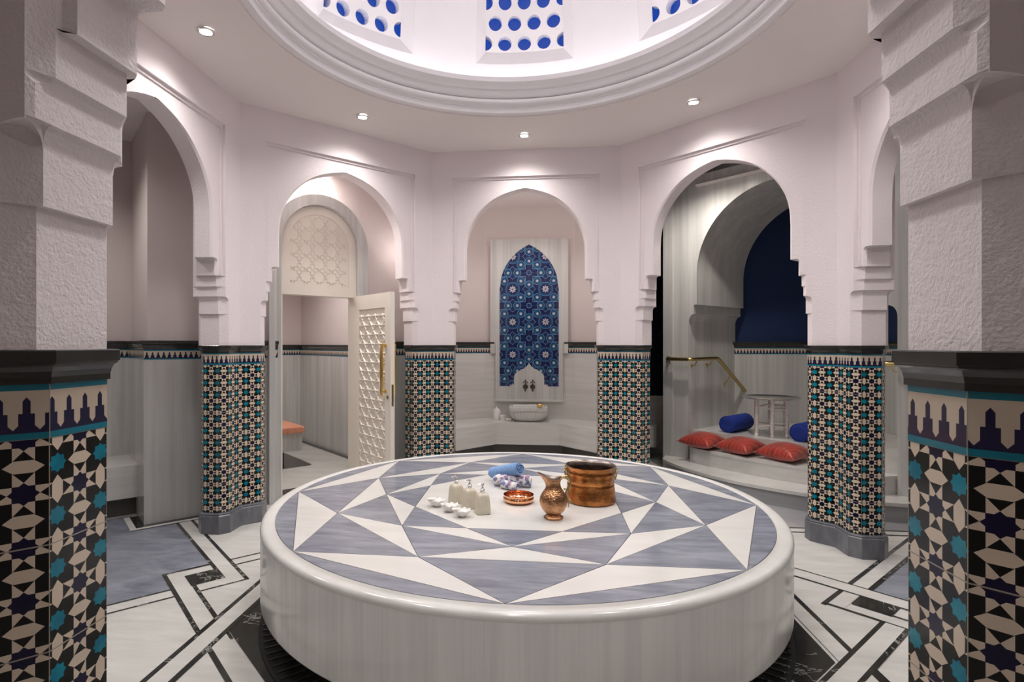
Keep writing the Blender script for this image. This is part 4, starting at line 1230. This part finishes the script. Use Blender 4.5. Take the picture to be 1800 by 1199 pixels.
def roll(name, label, p0, p1, R, mat, turns=3.4, flat=.9, group='rolled towels on the platform', seed=1):
    p0 = Vector(p0); p1 = Vector(p1)
    t = thing(name, label, 'towel', tuple(p0), 0, group)
    ax = (p1-p0).normalized(); u = ax.cross(Vector((0,0,1))).normalized(); w_ = u.cross(ax)*-1
    if w_.z < 0: w_ = -w_
    th = R/turns*.42
    a = M(); rings_ = []; n_ = int(turns*26)
    sec = []
    for i in range(n_+1):
        k = i/n_; ang = k*turns*2*pi-pi/2+seed; r = R*(.10+.90*k)-th*.5
        sec.append((ang, r))
    rnd = random.Random(seed); ph = rnd.random()*6
    for j in range(9):
        q = p0+(p1-p0)*(j/8); ring_ = []
        for ang, r in sec:
            rr = r*(1+.03*sin(3*ang+ph+j*.5)); ring_.append(tuple(q+u*rr*cos(ang)+w_*rr*sin(ang)*flat))
        for ang, r in reversed(sec):
            rr = (r-th*.8)*(1+.03*sin(3*ang+ph+j*.5)); rr = max(.001,rr); ring_.append(tuple(q+u*rr*cos(ang)+w_*rr*sin(ang)*flat))
        rings_.append(ring_)
    a.rings(rings_, closed=True)
    m2 = len(sec)
    for rg in (rings_[0], rings_[-1]):
        for i in range(m2-1): a.p([rg[i],rg[i+1],rg[2*m2-2-i],rg[2*m2-1-i]])
    # rounded core so that no light passes
    core = [[tuple(p0+(p1-p0)*kk+u*R*.86*sc*cos(2*pi*i/24)+w_*R*.86*sc*flat*sin(2*pi*i/24)) for i in range(24)] for kk,sc in ((.05,.05),(.05,1),(.95,1),(.95,.05))]
    a.rings(core); a.build('rolled_cloth', mat, t, angle=70)
    return t
roll('rolled_towel','white floral towel rolled up, lying under the blue towel',(-.165,.285,HP+.0415),(.082,.262,HP+.0415),.046,FLOR,3.2,.88,seed=1)
roll('rolled_towel','small floral towel roll in front, just behind the copper bowl',(-.108,.222,HP+.030),(-.006,.150,HP+.030),.034,FLOR,2.8,.88,seed=2)
roll('rolled_towel','light blue rolled towel resting on the floral towels',(-.185,.425,HP+.050),(.012,.225,HP+.131),.046,LBLUE,3.0,.95,seed=3)
# soap dispensers
def dispenser(loc, label, first=None, rz=0):
    if first is not None: return dup(first, loc, rz, label)
    t = thing('soap_dispenser', label, 'soap dispenser', loc, rz, 'cream soap dispensers', local=True)
    a = M(); R_ = []
    for hw_, z, n_ in ((.002,.001,5),(.038,.001,6),(.041,.006,6),(.0405,.02,6),(.036,.085,5),(.033,.100,4),(.029,.108,3),(.020,.113,2.4),(.012,.115,2)):
        R_.append([(*sup(hw_,hw_,2*pi*i/64,n_),z) for i in range(64)])
    a.rings(R_); a.build('bottle', CREA, t, angle=35)
    a = M(); a.lathe([(.0,.114),(.0115,.114),(.0125,.118),(.0125,.131),(.010,.134),(.0055,.139),(.0045,.146),(.0055,.152),(.0085,.154),(.0085,.163),(.006,.166),(0,.166)], 24)
    a.tube([(0,0,.160),(-.02,-.002,.160),(-.033,-.003,.156)], [.0042,.0036,.0030], 10); a.build('pump', CHROME, t, angle=35)
    return t
s1_ = dispenser((-.185,-.322,HP),'right and nearest of the three cream soap dispensers', rz=rad(20))
dispenser((-.268,-.232,HP),'middle of the three cream soap dispensers',s1_,rad(35))
dispenser((-.358,-.140,HP),'left and farthest of the three cream soap dispensers',s1_,rad(40))
# shell dishes with flowers
def dish(loc, label, first=None, rz=0):
    if first is not None: return dup(first, loc, rz, label)
    t = thing('shell_dish', label, 'dish', loc, rz, 'white shell dishes', local=True)
    a = M()
    def f(r,t_,z):
        k = 1+.06*cos(9*t_)*(r/.045); return (r*k*1.08*cos(t_), r*k*.86*sin(t_), z+.003*cos(9*t_)*(r/.045))
    a.lathe([(0,.002),(.016,.002),(.020,.006),(.036,.020),(.047,.037),(.048,.039),(.045,.038),(.033,.022),(.015,.010),(0,.009)], 72, fn=f); a.build('dish_body', CERA, t, angle=60)
    a = M()
    for k in range(5):
        th = 2*pi*k/5+.3
        G = []
        for j in range(6):
            q = j/5; wd = .013*sin(pi*min(.97,q*.85+.12)); r = .004+.024*q
            G.append([(-.030+r*cos(th)-w*sin(th), r*sin(th)+w*cos(th), .044+.008*q-.010*q*q+.003*(1-(w/.013)**2)) for w in (-wd,-wd/2,0,wd/2,wd)])
        a.rings(G, closed=False)
        G2 = [[(x,y,z-.0015) for x,y,z in g_] for g_ in G]; a.rings(G2, closed=False)
    a.ball((-.030,0,.047), .005); a.tube([(-.030,0,.046),(-.028,0,.030),(-.02,0,.015)], .004, 8); a.build('flower', CERA, t)
    return t
h1_ = dish((-.290,-.405,HP),'nearest white shell dish with a white flower')
dish((-.368,-.318,HP),'middle white shell dish with a white flower',h1_,rad(10))
dish((-.462,-.228,HP),'farthest white shell dish with a white flower, left of the dispensers',h1_,rad(-8))

# ------------------------------------------------------------------ door arch spot and unseen fill lights added for the bays
spot((0,3.7,3.40), 45, 130, .9, (1,.94,.90))
spot(WD(-.12,2.90,3.42), 60, 140, .9, (1,.94,.90))
spot(WD(0,4.4,2.95), 85, 150, .9, (1,.94,.90))  # unseen fill added inside the room beyond the door
spot((-3.6,.2,3.40), 66, 140, .9, (1,.94,.90))
spot(WA(-.55,3.05,3.42), 115, 150, .9, (1,.92,.84))  # unseen fill added to brighten the step bay
spot(WA(.1,4.6,3.25), 85, 130, .9, (1,.92,.84))  # unseen fill added to brighten the alcove and its table
spot((0,-2.95,3.2), 30, 66, 1.0, (1,.965,.94), r=.08, aim=(0,-1.35,.25))  # unseen spot added to brighten the near side of the platform
spot((0,-3.9,3.25), 9, 150, .9, (1,.94,.90))  # dim unseen fill added behind the camera
spot((3.9,-.3,3.40), 30, 140, .9, (1,.94,.90))
spot((0,0,5.95), 235, 84, .45, (1,.975,.97), r=.7)  # unseen soft spot added at the dome top, shining through the opening

for loc_, e_ in ((WA(.95,2.95,3.0),2.5),((.95,3.1,3.0),8),((-.95,3.1,3.0),8),(WD(.97,2.78,2.55),2.2),(WD(-.80,2.72,2.9),4),(WD(.2,3.6,2.7),9)):  # point lights with no fixture, added out of view to brighten the bays
    pl = bpy.data.lights.new('bay_fill','POINT'); pl.energy = e_; pl.color = (1,.945,.91); pl.shadow_soft_size = .08
    o = bpy.data.objects.new('bay_fill', pl); COL.objects.link(o); o.location = loc_
w = bpy.data.worlds.new('World'); scene.world = w; w.use_nodes = True
w.node_tree.nodes['Background'].inputs[0].default_value = (.9,.82,.78,1); w.node_tree.nodes['Background'].inputs[1].default_value = .04

# ------------------------------------------------------------------ camera
cam = bpy.data.cameras.new('camera'); co = bpy.data.objects.new('camera', cam); COL.objects.link(co)
cam.sensor_width = 36; cam.lens = 977/1800*36; cam.shift_x = (900-837.5)/1800; cam.shift_y = (605-599.5)/1800
cam.clip_start = .02
co.location = (.108,-3.403,1.5); co.rotation_euler = (pi/2,0,rad(6.06)); scene.camera = co
for o in bpy.data.objects:
    if '_local' in o: del o['_local']
vs = scene.view_settings
scene.display_settings.display_device = 'sRGB'
vs.view_transform = 'Standard'; vs.look = 'None'; vs.gamma = 1; vs.use_curve_mapping = False; vs.exposure = 0.2
scene.cycles.use_denoising = True
scene.cycles.max_bounces = 10; scene.cycles.diffuse_bounces = 6; scene.cycles.glossy_bounces = 4
scene.cycles.sample_clamp_indirect = 6
